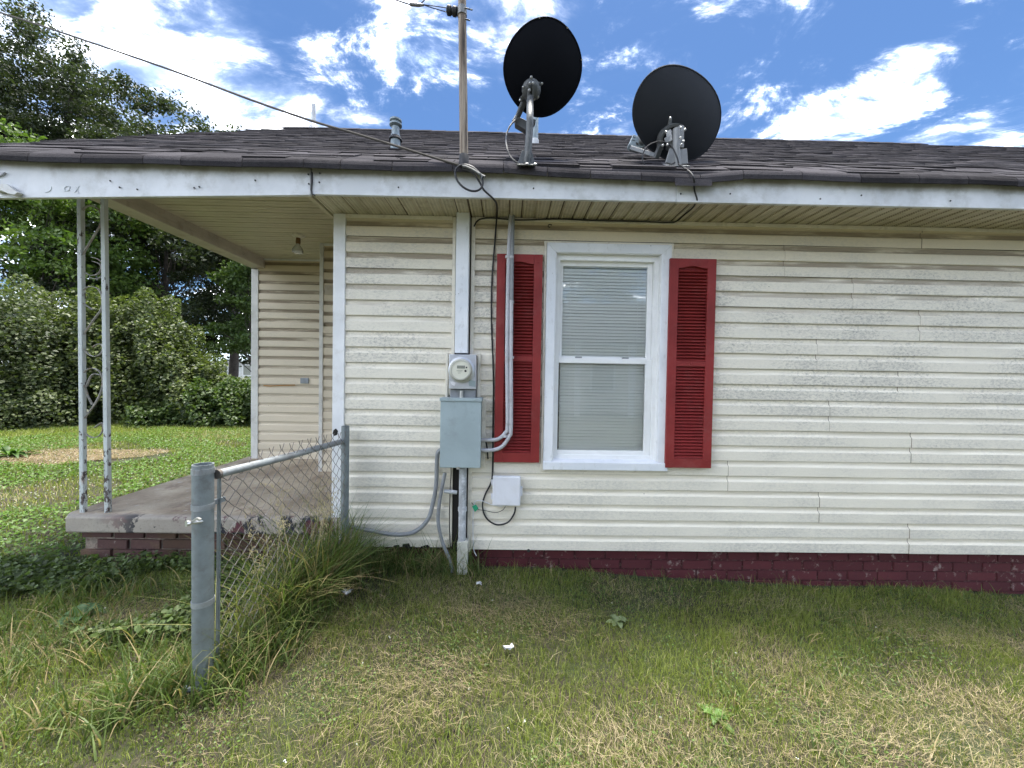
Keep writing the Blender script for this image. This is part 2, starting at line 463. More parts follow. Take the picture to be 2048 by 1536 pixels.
def clear_glass():
    m, t, b = material('bulb_glass')
    t.nodes.clear()
    fr = nd(t, 'Fresnel', {'IOR': 1.45})
    gl = nd(t, 'BsdfGlossy', {'Color': (1, 1, 1, 1), 'Roughness': 0.03})
    tr = nd(t, 'BsdfTransparent', {'Color': (0.80, 0.82, 0.80, 1)})
    df = nd(t, 'BsdfDiffuse', {'Color': (0.75, 0.76, 0.74, 1)})
    m1 = nd(t, 'MixShader', {0: 0.4, 1: tr.outputs[0], 2: df.outputs[0]})
    mx = nd(t, 'MixShader', {0: mth(t, 'MULTIPLY', fr.outputs[0], 2.0, clamp=True), 1: m1.outputs[0], 2: gl.outputs[0]})
    nd(t, 'OutputMaterial', {0: mx.outputs[0]})


clear_glass()


def leaf_mat(name, trans=0.35, rough=0.45, spec=0.4):
    m, t, b = material(name)
    t.nodes.clear()
    at = nd(t, 'Attribute', attribute_name='Col')
    b = nd(t, 'BsdfPrincipled', {'Base Color': at.outputs['Color'], 'Roughness': rough, 'Specular IOR Level': spec})
    tl = nd(t, 'BsdfTranslucent', {'Color': mixc(t, 1.0, at.outputs['Color'], (1.5, 1.7, 0.7), 'MULTIPLY')})
    mx = nd(t, 'MixShader', {0: trans, 1: b.outputs[0], 2: tl.outputs[0]})
    nd(t, 'OutputMaterial', {0: mx.outputs[0]})


leaf_mat('leaf', 0.28, 0.48, 0.28)
leaf_mat('grass_blade', 0.30, 0.5, 0.3)
simple('bark', (0.075, 0.06, 0.05), 0.9, var=0.4, scale=8.0, bs=0.6)


def ground_mat():
    m, t, b = material('lawn_soil')
    p = pos(t)
    n = noise(t, p, 1.6, 8.0, 0.65)
    n2 = noise(t, p, 22.0, 6.0, 0.7)
    n3 = noise(t, p, 120.0, 4.0, 0.7)
    c = mixc(t, sstep(t, n2, 0.35, 0.68), (0.018, 0.017, 0.009), (0.062, 0.052, 0.028))
    c = mixc(t, sstep(t, n, 0.45, 0.6), c, mixc(t, n3, (0.022, 0.034, 0.009), (0.05, 0.062, 0.02)))
    c = mixc(t, sstep(t, n3, 0.55, 0.8), c, (0.14, 0.112, 0.066))
    setin(t, b, 'Base Color', c)
    b.inputs['Roughness'].default_value = 0.95
    bump(t, b, mth(t, 'ADD', n2, n3), 0.8, 0.02)


ground_mat()

# ------------------------------------------------------------------ builders
ORG = {}


def reg(o, org):
    ORG[o.name] = Vector(org)
    return o


def tag(o, label, cat, group=None, kind=None):
    if label:
        o['label'] = label
    if cat:
        o['category'] = cat
    if group:
        o['group'] = group
    if kind:
        o['kind'] = kind
    return o


def thing(name, label, cat, loc, group=None):
    o = bpy.data.objects.new(name, None)
    o.empty_display_size = 0.1
    COL.objects.link(o)
    o.location = loc
    tag(o, label, cat, group)
    return reg(o, loc)


class MB:
    def __init__(s):
        s.v, s.f = [], []

    def add(s, verts, faces):
        k = len(s.v)
        s.v += [Vector(v) for v in verts]
        s.f += [tuple(i + k for i in f) for f in faces]
        return s

    def box(s, x0, x1, y0, y1, z0, z1):
        return s.add([(x0, y0, z0), (x1, y0, z0), (x1, y1, z0), (x0, y1, z0), (x0, y0, z1), (x1, y0, z1), (x1, y1, z1), (x0, y1, z1)],
                     [(0, 3, 2, 1), (4, 5, 6, 7), (0, 1, 5, 4), (1, 2, 6, 5), (2, 3, 7, 6), (3, 0, 4, 7)])

    def prism(s, poly, off):
        n = len(poly)
        off = Vector(off)
        a = [Vector(p) for p in poly]
        return s.add(a + [p + off for p in a], [tuple(range(n))[::-1], tuple(range(n, 2 * n))] + [(i, (i + 1) % n, (i + 1) % n + n, i + n) for i in range(n)])

    def tube(s, pts, r, n=8, cap=True, closed=False):
        pts = [Vector(p) for p in pts]
        m = len(pts)
        rs = r if isinstance(r, (list, tuple)) else [r] * m
        tang = []
        for i in range(m):
            a, b = (pts[i - 1], pts[(i + 1) % m]) if closed else (pts[max(0, i - 1)], pts[min(m - 1, i + 1)])
            d = b - a
            tang.append(d.normalized() if d.length > 1e-9 else Vector((0, 0, 1)))
        u = tang[0].orthogonal().normalized()
        V = []
        for i in range(m):
            t = tang[i]
            u = (u - t * u.dot(t))
            u = u.normalized() if u.length > 1e-6 else t.orthogonal().normalized()
            w = t.cross(u)
            for k in range(n):
                a = 2 * math.pi * k / n
                V.append(pts[i] + (u * math.cos(a) + w * math.sin(a)) * rs[i])
        Fc = []
        for i in range(m if closed else m - 1):
            j = (i + 1) % m
            for k in range(n):
                l = (k + 1) % n
                Fc.append((i * n + k, i * n + l, j * n + l, j * n + k))
        if cap and not closed:
            Fc.append(tuple(range(n))[::-1])
            Fc.append(tuple((m - 1) * n + k for k in range(n)))
        return s.add(V, Fc)

    def lathe(s, prof, c, axis=(0, 0, 1), n=20, cap=True):
        c, ax = Vector(c), Vector(axis).normalized()
        u = ax.orthogonal().normalized()
        w = ax.cross(u)
        V, Fc = [], []
        for (r, h) in prof:
            for k in range(n):
                a = 2 * math.pi * k / n
                V.append(c + ax * h + (u * math.cos(a) + w * math.sin(a)) * r)
        for i in range(len(prof) - 1):
            for k in range(n):
                l = (k + 1) % n
                Fc.append((i * n + k, i * n + l, (i + 1) * n + l, (i + 1) * n + k))
        if cap:
            Fc.append(tuple(range(n))[::-1])
            Fc.append(tuple((len(prof) - 1) * n + k for k in range(n)))
        return s.add(V, Fc)

    def bar(s, a, b, w, h, up=(0, 0, 1)):
        a, b = Vector(a), Vector(b)
        d = (b - a).normalized()
        r = d.cross(Vector(up))
        r = r.normalized() if r.length > 1e-6 else d.orthogonal().normalized()
        u = r.cross(d)
        q = [r * w / 2 * i + u * h / 2 * j for i, j in ((-1, -1), (1, -1), (1, 1), (-1, 1))]
        return s.prism([a + x for x in q], b - a)

    def strip(s, pts, w, t, axis):
        """flat bar bent along pts; w = width along axis, t = thickness"""
        pts = [Vector(p) for p in pts]
        ax = Vector(axis).normalized()
        V, Fc = [], []
        m = len(pts)
        for i in range(m):
            d = (pts[min(m - 1, i + 1)] - pts[max(0, i - 1)]).normalized()
            nrm = d.cross(ax)
            nrm = nrm.normalized() if nrm.length > 1e-6 else Vector((1, 0, 0))
            for a_, b_ in ((-1, -1), (1, -1), (1, 1), (-1, 1)):
                V.append(pts[i] + ax * (a_ * w / 2) + nrm * (b_ * t / 2))
        for i in range(m - 1):
            for k in range(4):
                l = (k + 1) % 4
                Fc.append((i * 4 + k, i * 4 + l, i * 4 + 4 + l, i * 4 + 4 + k))
        Fc += [(3, 2, 1, 0), tuple((m - 1) * 4 + k for k in range(4))]
        return s.add(V, Fc)

    def mesh(s, name, org=(0, 0, 0), smooth=False):
        org = Vector(org)
        me = bpy.data.meshes.new(name)
        me.from_pydata([v - org for v in s.v], [], s.f)
        if smooth:
            me.polygons.foreach_set('use_smooth', [True] * len(me.polygons))
        me.update()
        return me

    def build(s, name, mat, parent=None, smooth=False, bevel=0.0, label=None, cat=None, group=None, kind=None):
        if parent is not None:
            org = ORG[parent.name]
        else:
            lo = Vector((min(v.x for v in s.v), min(v.y for v in s.v), min(v.z for v in s.v)))
            hi = Vector((max(v.x for v in s.v), max(v.y for v in s.v), max(v.z for v in s.v)))
            org = Vector(((lo.x + hi.x) / 2, (lo.y + hi.y) / 2, lo.z))
        o = bpy.data.objects.new(name, s.mesh(name, org, smooth))
        COL.objects.link(o)
        if parent is not None:
            o.parent = parent
        else:
            o.location = org
        o.data.materials.append(MATS[mat])
        if bevel:
            b = o.modifiers.new('bevel', 'BEVEL')
            b.width = bevel
            b.segments = 2
            b.limit_method = 'ANGLE'
        if smooth and not bevel:
            try:
                e = o.modifiers.new('split', 'EDGE_SPLIT')
                e.split_angle = R(40)
            except Exception:
                pass
        tag(o, label, cat, group, kind)
        return reg(o, org)


def inst(name, me, parent, loc, rot=(0, 0, 0), scale=(1, 1, 1)):
    """another object on shared mesh data"""
    o = bpy.data.objects.new(name, me)
    COL.objects.link(o)
    o.parent = parent
    o.location = Vector(loc) - ORG[parent.name]
    o.rotation_euler = rot
    o.scale = scale
    return reg(o, loc)


def smoothpts(pts, k=8):
    pts = [Vector(p) for p in pts]
    out = []
    for i in range(len(pts) - 1):
        p0, p1, p2, p3 = pts[max(0, i - 1)], pts[i], pts[i + 1], pts[min(len(pts) - 1, i + 2)]
        for j in range(k):
            t = j / k
            out.append(0.5 * ((2 * p1) + (p2 - p0) * t + (2 * p0 - 5 * p1 + 4 * p2 - p3) * t * t + (3 * p1 - p0 - 3 * p2 + p3) * t ** 3))
    out.append(pts[-1])
    return out


def PP(lst, Y):
    return [P(a[0], a[1], a[2] if len(a) > 2 else Y) for a in lst]


def box_px(mb, x0, y0, x1, y1, Yf, Yb):
    """upright box whose front face (at y=Yf) covers the photo rectangle; it runs back to Yb"""
    a, b = P(x0, (y0 + y1) / 2, Yf).x, P(x1, (y0 + y1) / 2, Yf).x
    t, u = P((x0 + x1) / 2, y0, Yf).z, P((x0 + x1) / 2, y1, Yf).z
    return mb.box(a, b, Yf, Yb, u, t)


def np_obj(name, V, Fq, mat, cols=None, parent=None, loc=(0, 0, 0)):
    """fast mesh from arrays: Fq list of (k-gon arrays)"""
    me = bpy.data.meshes.new(name)
    V = np.asarray(V, dtype=np.float32) - np.array(loc, dtype=np.float32)
    nv = len(V)
    me.vertices.add(nv)
    me.vertices.foreach_set('co', V.ravel())
    loops = np.concatenate([f.ravel() for f in Fq]).astype(np.int32)
    tot = np.concatenate([np.full(len(f), f.shape[1], np.int32) for f in Fq])
    start = np.concatenate([[0], np.cumsum(tot)[:-1]]).astype(np.int32)
    me.loops.add(len(loops))
    me.loops.foreach_set('vertex_index', loops)
    me.polygons.add(len(tot))
    me.polygons.foreach_set('loop_start', start)
    me.polygons.foreach_set('loop_total', tot)
    me.update(calc_edges=True)
    if cols is not None:
        at = me.attributes.new('Col', 'FLOAT_COLOR', 'POINT')
        c4 = np.ones((nv, 4), np.float32)
        c4[:, :3] = cols
        at.data.foreach_set('color', c4.ravel())
    me.materials.append(MATS[mat])
    o = bpy.data.objects.new(name, me)
    COL.objects.link(o)
    if parent is not None:
        o.parent = parent
    else:
        o.location = loc
    return reg(o, loc)


def norm_rows(a):
    return a / np.maximum(np.linalg.norm(a, axis=1, keepdims=True), 1e-9)


def leaves(name, C, S, cols, parent=None, loc=(0, 0, 0), up=0.6, aspect=0.62, mat='leaf', fold=0.12, out=None):
    n = len(C)
    nr = rng.normal(size=(n, 3))
    nr[:, 2] += up * 1.6
    if out is not None:
        nr += out
    nr = norm_rows(nr)
    d = rng.normal(size=(n, 3))
    d[:, 2] -= 0.35
    d = norm_rows(d - nr * np.sum(d * nr, 1, keepdims=True))
    sd_ = np.cross(nr, d)
    S = S[:, None]
    v0 = C - d * S * 0.5
    v1 = C - d * S * 0.05 + sd_ * S * aspect * 0.5 + nr * S * fold
    v2 = C + d * S * 0.5 - nr * S * 0.1
    v3 = C - d * S * 0.05 - sd_ * S * aspect * 0.5 + nr * S * fold
    V = np.stack([v0, v1, v2, v3], 1).reshape(-1, 3)
    i = np.arange(n)[:, None] * 4
    Fq = np.concatenate([i + [0, 1, 2], i + [0, 2, 3]])
    return np_obj(name, V, [Fq], mat, np.repeat(cols, 4, 0), parent, loc)


def blades(name, B, H, W, lean, cols, mat='grass_blade', loc=(0, 0, 0), curl=0.5, parent=None, tipmix=None):
    """grass blades: base B, length H, width W, lean = horizontal displacement of the tip (n,2)"""
    n = len(B)
    ang = rng.uniform(0, math.pi, n)
    sx = np.stack([np.cos(ang), np.sin(ang), np.zeros(n)], 1) * W[:, None] * 0.5
    L = np.concatenate([lean, np.zeros((n, 1))], 1)
    hz = np.sqrt(np.maximum(H ** 2 - np.sum(lean ** 2, 1) * 0.85, (0.12 * H) ** 2))
    mid = B + L * 0.30 + np.array([0, 0, 1.0]) * (hz * 0.62)[:, None]
    tip = B + L + np.array([0, 0, 1.0]) * (hz * (1 - curl * 0.25))[:, None]
    V = np.stack([B - sx, B + sx, mid + sx * 0.8, mid - sx * 0.8, tip], 1).reshape(-1, 3)
    i = np.arange(n)[:, None] * 5
    c = np.repeat(cols, 5, 0)
    return np_obj(name, V, [i + [0, 1, 2, 3], i + [3, 2, 4]], mat, c, parent, loc)


# ------------------------------------------------------------------ ground
def gz(x, y):
    x = np.asarray(x, float)
    y = np.asarray(y, float)
    w = np.clip((y + 1.6) / 1.6, 0, 1)
    w = w * w * (3 - 2 * w)
    a = np.clip((x + 1.0) / 4.4, 0, 1)
    base = 0.015 + w * (0.085 - 0.19 * a)
    l = np.clip((-x - 1.6) / 1.6, 0, 1)
    base = base * (1 - l) + 0.065 * l
    return base + 0.012 * np.sin(x * 2.3 + 1) * np.cos(y * 1.9) + 0.008 * np.sin(x * 5.1 + y * 4.3)


def dens(lo, hi, step, far):
    a = np.arange(lo, hi, step)
    g = np.geomspace(1, far, 14)
    return np.concatenate([(lo - g)[::-1], a, hi + g])


gx, gy = dens(-15, 9, 0.2, 900), dens(-7, 14, 0.2, 900)
GX, GY = np.meshgrid(gx, gy)
Vg = np.stack([GX, GY, gz(GX, GY)], 2).reshape(-1, 3)
ii = np.arange(len(gx) * len(gy)).reshape(len(gy), len(gx))
Fg = np.stack([ii[:-1, :-1], ii[:-1, 1:], ii[1:, 1:], ii[1:, :-1]], 2).reshape(-1, 4)
g = np_obj('ground', Vg, [Fg], 'lawn_soil')
g['kind'] = 'structure'

# ------------------------------------------------------------------ the house
XR = 8.6                       # far right end, out of the picture
XC = P(668, 700, 0).x          # outer corner on the porch side
Y_FA = -0.345                  # fascia face
ZS = 2.378                     # soffit height
house = thing('house', 'single-storey house clad in weathered cream vinyl siding with a dark shingle roof', 'house', (2.5, 2.5, 0.0))

# openings
WX0, WX1 = P(1110, 720, 0).x, P(1318, 720, 0).x
WZ0, WZ1 = P(1210, 922, 0).z, P(1210, 508, 0).z

wall = MB()
wall.box(XC + 0.02, XR, 0.16, 0.26, 0.05, ZS - 0.004)
wall.box(XC + 0.02, WX0 - 0.02, 0.012, 0.155, 0.26, ZS - 0.004)
wall.box(WX1 + 0.02, XR, 0.012, 0.155, 0.26, ZS - 0.004)
wall.box(WX0 - 0.02, WX1 + 0.02, 0.012, 0.155, 0.26, WZ0 - 0.02)
wall.box(WX0 - 0.02, WX1 + 0.02, 0.012, 0.155, WZ1 + 0.02, ZS - 0.004)
wall_o = wall.build('wall', 'sheathing', house)

PROF = [(-0.001, 0.012), (-0.002, 0.0045), (-0.0120, 0.0015), (-0.0138, 0.0008), (-0.0142, 0.004), (-0.0142, 0.060), (-0.0130, 0.064), (-0.0035, 0.074), (-0.0022, 0.080), (-0.0016, 0.1030)]


def siding_panel(xa, xb, zs, nc, ztop, Y, parent, mat, out=0.0, seed=0, zcut=None):
    nx = max(2, int(math.ceil((xb - xa) / 0.3)) + 1)
    prof = []
    for c in range(nc):
        for (dy, dz) in PROF:
            z = zs + c * CP + dz
            if z <= ztop:
                prof.append((dy, z))
            elif prof and prof[-1][1] < ztop:
                prof.append((dy, ztop))
    if zcut is not None:
        prof = [(dy, max(z, zcut)) for dy, z in prof]
        prof = [q for i, q in enumerate(prof) if i == 0 or q[1] > zcut or prof[i - 1][1] != q[1] or q[0] != prof[i - 1][0]]
    V, Fc = [], []
    m = len(prof)
    rr = random.Random(seed)
    wob = [rr.uniform(-0.0018, 0.0018) for _ in range(nx)]
    sag = [rr.uniform(-0.0012, 0.0012) for _ in range(nx)]
    for i in range(nx):
        x = xa + (xb - xa) * i / (nx - 1)
        for j, (dy, z) in enumerate(prof):
            V.append((x, Y + dy + (wob[i] if dy < -0.005 else 0) - out, z + sag[i]))
    for i in range(nx - 1):
        for j in range(m - 1):
            Fc.append((i * m + j, (i + 1) * m + j, (i + 1) * m + j + 1, i * m + j + 1))
    k0 = len(Fc)
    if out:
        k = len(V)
        V += [(x_ - 0.0022, y_ + 0.0026, z_) for (x_, y_, z_) in V[:m]]  # narrow strip beside the panel end, coloured dark as the seam's shade
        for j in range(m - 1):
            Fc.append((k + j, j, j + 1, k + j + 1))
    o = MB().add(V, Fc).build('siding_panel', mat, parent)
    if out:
        o.data.materials.append(MATS['seam_shade'])
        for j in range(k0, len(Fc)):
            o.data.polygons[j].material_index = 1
    return o


def siding(parent, x0, x1, zs, ztop, Y, mat, seams=None, hole=None, zcut=None):
    k = 0
    z = zs
    while z < ztop - 0.01:
        segs = [(x0, x1)]
        if hole and z < hole[3] and z + 2 * CP > hole[2]:
            segs = [(x0, hole[0]), (hole[1], x1)]
            if z < hole[2] - 0.01:
                siding_panel(hole[0] - 0.01, hole[1] + 0.01, z, 2, hole[2] - 0.004, Y, parent, mat, seed=int(z * 997))
            if z + 2 * CP > hole[3] + 0.01:
                siding_panel(hole[0] - 0.01, hole[1] + 0.01, z, 2, ztop, Y + 0.0006, parent, mat, seed=int(z * 991), zcut=hole[3] + 0.004)
        ss = (seams[k % len(seams)] if seams else [])
        for (a, b) in segs:
            cuts = sorted(c for c in ss if a + 0.1 < c < b - 0.1)
            xs = [a] + cuts + [b]
            for i in range(len(xs) - 1):
                e = 0.028 if i < len(xs) - 2 else 0.0
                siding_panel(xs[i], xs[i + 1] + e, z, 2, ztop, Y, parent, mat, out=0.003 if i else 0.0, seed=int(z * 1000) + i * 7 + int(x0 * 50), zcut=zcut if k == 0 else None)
        z += 2 * CP
        k += 1


# seams of the long wall, from the ground up
SE = [1824, 1642, 1458, 1822, 1657, 1793, 1628, 1830, 1695, 1558, 1827]
SEAM = [[P(px, 800, 0).x, P(px, 800, 0).x + 3.66] for px in SE]
XT0, XT1 = P(908, 560, 0).x, P(946, 560, 0).x
siding(wall_o, P(688, 700, 0).x - 0.004, XT0, ZB, ZS - 0.012, 0.0, 'cream_vinyl', zcut=ZB + 0.012)
siding(wall_o, XT1, XR, ZB - 0.0, ZS - 0.012, 0.0, 'cream_vinyl', SEAM, (WX0 - 0.01, WX1 + 0.01, WZ0 - 0.01, WZ1 + 0.01))
# trims
m = MB()
m.box(XC, P(689, 700, -0.02).x, -0.022, 0.06, ZB + 0.06, ZS - 0.002)
m.build('corner_post', 'white_trim', house, bevel=0.003)
m = MB()
m.box(XT1 - 0.012, XT1 + 0.012, -0.02, 0.0, ZB - 0.015, ZS - 0.006)
m.build('channel_trim', 'jchannel', house, bevel=0.002)
m = MB()
m.box(XT0 - 0.010, XT0 + 0.010, -0.018, 0.0, ZB + 0.02, ZS - 0.006)
m.build('channel_trim', 'jchannel', house, bevel=0.002)
m = MB()
m.box(XT1 + 0.014, XR, -0.021, 0.0, ZS - 0.026, ZS - 0.003)
m.build('frieze_trim', 'jchannel', house, bevel=0.002)
m = MB()
m.box(P(690, 700, 0).x, XT0 - 0.012, -0.021, 0.0, ZS - 0.026, ZS - 0.003)
m.build('frieze_trim', 'jchannel', house, bevel=0.002)

# foundation of painted bricks
fnd = MB().box(XC + 0.05, XR, 0.045, 0.22, -0.35, ZB + 0.055).build('foundation', 'mortar_maroon', house)
bm_ = MB().box(-0.098, 0.098, -0.045, 0.045, -0.0285, 0.0285)
bme = bm_.mesh('brick')
bme.materials.append(MATS['maroon_brick'])
CH = 0.0665
for r in range(6):
    z = ZB + 0.02 - CH * r
    x = XC + 0.15 + (0.104 if r % 2 else 0)
    while x < 5.2:
        if z > float(gz(x, 0.0)) - 0.05:
            inst('brick', bme, fnd, (x, 0.083 + random.uniform(-0.003, 0.003), z + random.uniform(-0.0015, 0.0015)), (0, random.uniform(-0.01, 0.01), random.uniform(-0.01, 0.01)), (random.uniform(0.97, 1.01), 1, random.uniform(0.95, 1.02)))
        x += 0.208

# ---- porch walls behind
YB = P(560, 917, 0).y
YB = 1.70
YBP = 1.17
XL = -2.75
ZP = 2.578
back = MB().box(XL, 3.0, YB + 0.012, YB + 0.10, 0.05, ZP + 0.02).build('wall', 'sheathing', house)
XB0 = P(640, 700, YBP).x
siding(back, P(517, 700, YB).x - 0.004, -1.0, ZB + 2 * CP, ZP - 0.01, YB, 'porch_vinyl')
m = MB().box(P(502, 700, YB - 0.02).x, P(516, 700, YB - 0.02).x, YB - 0.02, YB + 0.1, 0.40, ZP - 0.12)
m.build('corner_post', 'porch_trim', house, bevel=0.003)
MB().box(XL - 0.012, XL + 0.0, YB + 0.1, 6.6, 0.05, ZP).build('wall', 'sheathing', house)
bumpo = MB().box(XB0 + 0.01, XC + 0.08, YBP + 0.012, YB - 0.02, 0.40, ZP).build('closet_wall', 'sheathing', house)
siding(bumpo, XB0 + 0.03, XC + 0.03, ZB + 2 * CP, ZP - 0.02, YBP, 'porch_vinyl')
MB().box(XB0, XB0 + 0.036, YBP - 0.02, YB - 0.03, 0.41, ZP - 0.002).build('corner_trim', 'porch_trim', house, bevel=0.002)
MB().box(XB0 + 0.038, XC + 0.05, YBP - 0.02, YBP + 0.01, ZP - 0.028, ZP - 0.003).build('frieze_trim', 'porch_trim', house, bevel=0.002)
MB().box(P(518, 700, YB).x, XB0 - 0.002, YB - 0.022, YB, ZP - 0.024, ZP - 0.003).build('frieze_trim', 'porch_trim', house, bevel=0.002)
# small cover plate, a rusty streak and a gap in the siding
MB().box(*[P(601, 761, YB - 0.02).x, P(617, 761, YB - 0.02).x], YB - 0.026, YB - 0.01, P(609, 767, YB - 0.02).z, P(609, 756, YB - 0.02).z).build('cover_plate', 'plate_grey', house, bevel=0.002)
pts = PP([(527, 771), (540, 772), (560, 771), (590, 770)], YB - 0.0165)
MB().strip(pts, 0.004, 0.012, (0, 1, 0)).build('rust_streak', 'rust_stain', house)
a, b = P(649, 570, YBP - 0.016), P(664, 590, YBP - 0.016)
MB().box(a.x, b.x + 0.03, YBP - 0.0185, YBP - 0.004, b.z, a.z).build('hole_patch', 'beam_wrap', house, bevel=0.002)
# inner side wall of the house towards the porch, with a door
MB().box(XC + 0.06, XC + 0.12, 0.06, YBP + 0.02, 0.41, ZP).build('wall', 'porch_vinyl', house)

# porch ceiling boards and beam
ceil_o = MB().box(XL + 0.05, XC + 0.10, -0.16, YB + 0.05, ZP + 0.006, ZP + 0.02).build('porch_ceiling', 'sheathing', house)
y = -0.15
while y < YB:
    V = []
    w = 0.104
    prof = [(0.0, 0.0045), (0.004, 0.0045), (0.008, -0.006), (w * 0.47, -0.006), (w * 0.5, -0.001), (w * 0.53, -0.006), (w - 0.006, -0.006), (w - 0.002, 0.0045), (w, 0.0045)]
    poly = [(XL + 0.09, y + a_, ZP + b_) for a_, b_ in prof] + [(XL + 0.09, y + w, ZP + 0.005), (XL + 0.09, y, ZP + 0.005)]
    MB().prism(poly, (XC + 0.10 - XL - 0.09, 0, 0)).build('ceiling_board', 'ceiling_vinyl', ceil_o)
    y += w
m = MB().box(XL - 0.02, XL + 0.13, -0.318, YB + 0.06, 2.47, 2.512)
m.box(XL - 0.018, XL + 0.128, -0.20, YB + 0.06, 2.5125, 2.59)
m.build('porch_beam', 'beam_wrap', house, bevel=0.004)

# ---- soffit strips
sw = 0.0815
sf = MB().box(XC - 0.02, XR, Y_FA + 0.01, 0.15, ZS + 0.006, ZS + 0.016).build('soffit', 'sheathing', house)
prof = [(0, 0.0058), (0.005, 0.0055), (0.009, -0.004), (0.018, -0.006), (0.024, -0.001), (sw - 0.010, -0.001), (sw - 0.006, 0.0055), (sw, 0.0058)]
sme = MB().prism([(a_, 0, b_) for a_, b_ in prof] + [(sw, 0, 0.0065), (0, 0, 0.0065)], (0, -Y_FA - 0.022, 0)).mesh('soffit_strip')
sme.materials.append(MATS['soffit_vent'])
x = XC - 0.015
while x < XR - 0.05:
    inst('soffit_strip', sme, sf, (x, Y_FA + 0.02, ZS + random.uniform(-0.0012, 0.0012)))
    x += sw
# return board closing the end of the soffit on the porch side
MB().box(XC - 0.045, XC - 0.018, Y_FA + 0.02, 0.02, ZS - 0.012, 2.51).build('soffit_return', 'ceiling_vinyl', house, bevel=0.003)
MB().box(XC - 0.018, XC + 0.02, 0.025, 0.06, ZS - 0.03, ZP).build('soffit_return', 'ceiling_vinyl', house)

# ---- fascia: two lengths, the one over the porch sags a little at its end
XRK = -3.28
f1, f2 = P(622, 390, Y_FA), P(0, 396, Y_FA)
slope = (f1.z - f2.z) / (f1.x - f2.x)
zl = f1.z - slope * (f1.x - XRK)
EZ = 2.515                       # roof underside at the fascia
XJ = f1.x
MB().prism([(XRK, Y_FA, zl), (XJ - 0.004, Y_FA, f1.z), (XJ - 0.004, Y_FA, EZ), (XRK, Y_FA, EZ - 0.02)], (0, 0.022, 0)).build('fascia', 'fascia_white', house, bevel=0.002)
f3, f4 = P(640, 389, Y_FA), P(2040, 418, Y_FA)
sl2 = (f4.z - f3.z) / (f4.x - f3.x)
XS2 = P(1352, 380, Y_FA).x
za, zb_, zc = f3.z + sl2 * (XJ - f3.x), f3.z + sl2 * (XS2 - f3.x), f3.z + sl2 * (XR - f3.x)
MB().prism([(XJ + 0.004, Y_FA - 0.002, za), (XS2, Y_FA - 0.002, zb_), (XS2, Y_FA - 0.002, EZ), (XJ + 0.004, Y_FA - 0.002, EZ)], (0, 0.022, 0)).build('fascia', 'fascia_white', house, bevel=0.002)
MB().prism([(XS2 + 0.002, Y_FA - 0.005, zb_ - 0.002), (XR, Y_FA - 0.005, zc), (XR, Y_FA - 0.005, EZ), (XS2 + 0.002, Y_FA - 0.005, EZ)], (0, 0.022, 0)).build('fascia', 'fascia_white', house, bevel=0.002)
# dark flashing in the joint, nails, chalk scrawl
MB().strip(PP([(624, 344), (624, 362), (622.5, 380), (624, 388), (630, 391)], Y_FA - 0.006), 0.012, 0.006, (0, 1, 0)).build('joint_strip', 'ink_dark', house)
nail = MB().lathe([(0.0045, 0), (0.0045, 0.004), (0.001, 0.005)], (0, 0, 0), (0, -1, 0), 8).mesh('nail')
nail.materials.append(MATS['ink_dark'])
for q in [(221, 362), (275, 379), (389, 376), (399, 374), (511, 361), (617, 349), (618, 368), (640, 347), (639, 365), (797, 375), (1067, 377), (1361, 388), (1460, 388), (1640, 398), (1900, 402), (240, 375), (1722, 391)]:
    c = P(q[0], q[1], Y_FA - 0.004)
    inst('nail', nail, house, c)
m = MB()
for st in ([(90, 385), (96, 383), (101, 380), (102, 373)], [(130, 383), (129, 376), (134, 372), (140, 374), (138, 380), (132, 382)],
           [(136, 374), (142, 379), (149, 385)], [(146, 372), (153, 376), (150, 384)], [(158, 372), (154, 379), (156, 386)]):
    m.strip(smoothpts(PP(st, Y_FA - 0.0015), 4), 0.002, 0.004, (0, 1, 0))
m.build('chalk_scrawl', 'chalk', house)
# bent end of an old gutter bracket at the left end of the fascia
poly = PP([(-14, 372), (4, 367), (12, 368), (30, 381), (36, 384), (28, 390), (16, 387), (2, 381), (-14, 383)], Y_FA - 0.03)
MB().prism(poly, (0, 0.026, 0)).build('gutter_bracket', 'porch_trim', house, bevel=0.002)
poly = PP([(-20, 344), (9, 344), (0, 351), (-20, 352)], Y_FA - 0.012)
MB().prism(poly, (0, 0.01, 0)).build('flashing_tip', 'conduit_grey', house)

# ---- roof
SL = 0.667
ang = math.atan(SL)
YE, ZE = -0.385, 2.502          # eave edge of the deck
YRG = 3.27
ZRG = ZE + SL * (YRG - YE)
XRT = 9.2


def rz(y):
    return ZE + SL * (y - YE)


roof = MB()
roof.add([(XRK - 0.03, YE, ZE), (XRT, YE, ZE), (XRT, YRG, ZRG), (XRK - 0.03, YRG, ZRG), (XRT, 2 * YRG - YE, ZE), (XRK - 0.03, 2 * YRG - YE, ZE),
          (XRK - 0.03, YE, ZE - 0.02), (XRT, YE, ZE - 0.02), (XRT, YRG, ZRG - 0.022), (XRK - 0.03, YRG, ZRG - 0.022), (XRT, 2 * YRG - YE, ZE - 0.02), (XRK - 0.03, 2 * YRG - YE, ZE - 0.02)],
         [(0, 1, 2, 3), (3, 2, 4, 5), (7, 6, 9, 8), (8, 9, 11, 10), (6, 7, 1, 0), (10, 11, 5, 4), (6, 0, 3, 9), (9, 3, 5, 11), (1, 7, 8, 2), (2, 8, 10, 4)])
roof_o = roof.build('roof', 'asphalt_shingle', house)
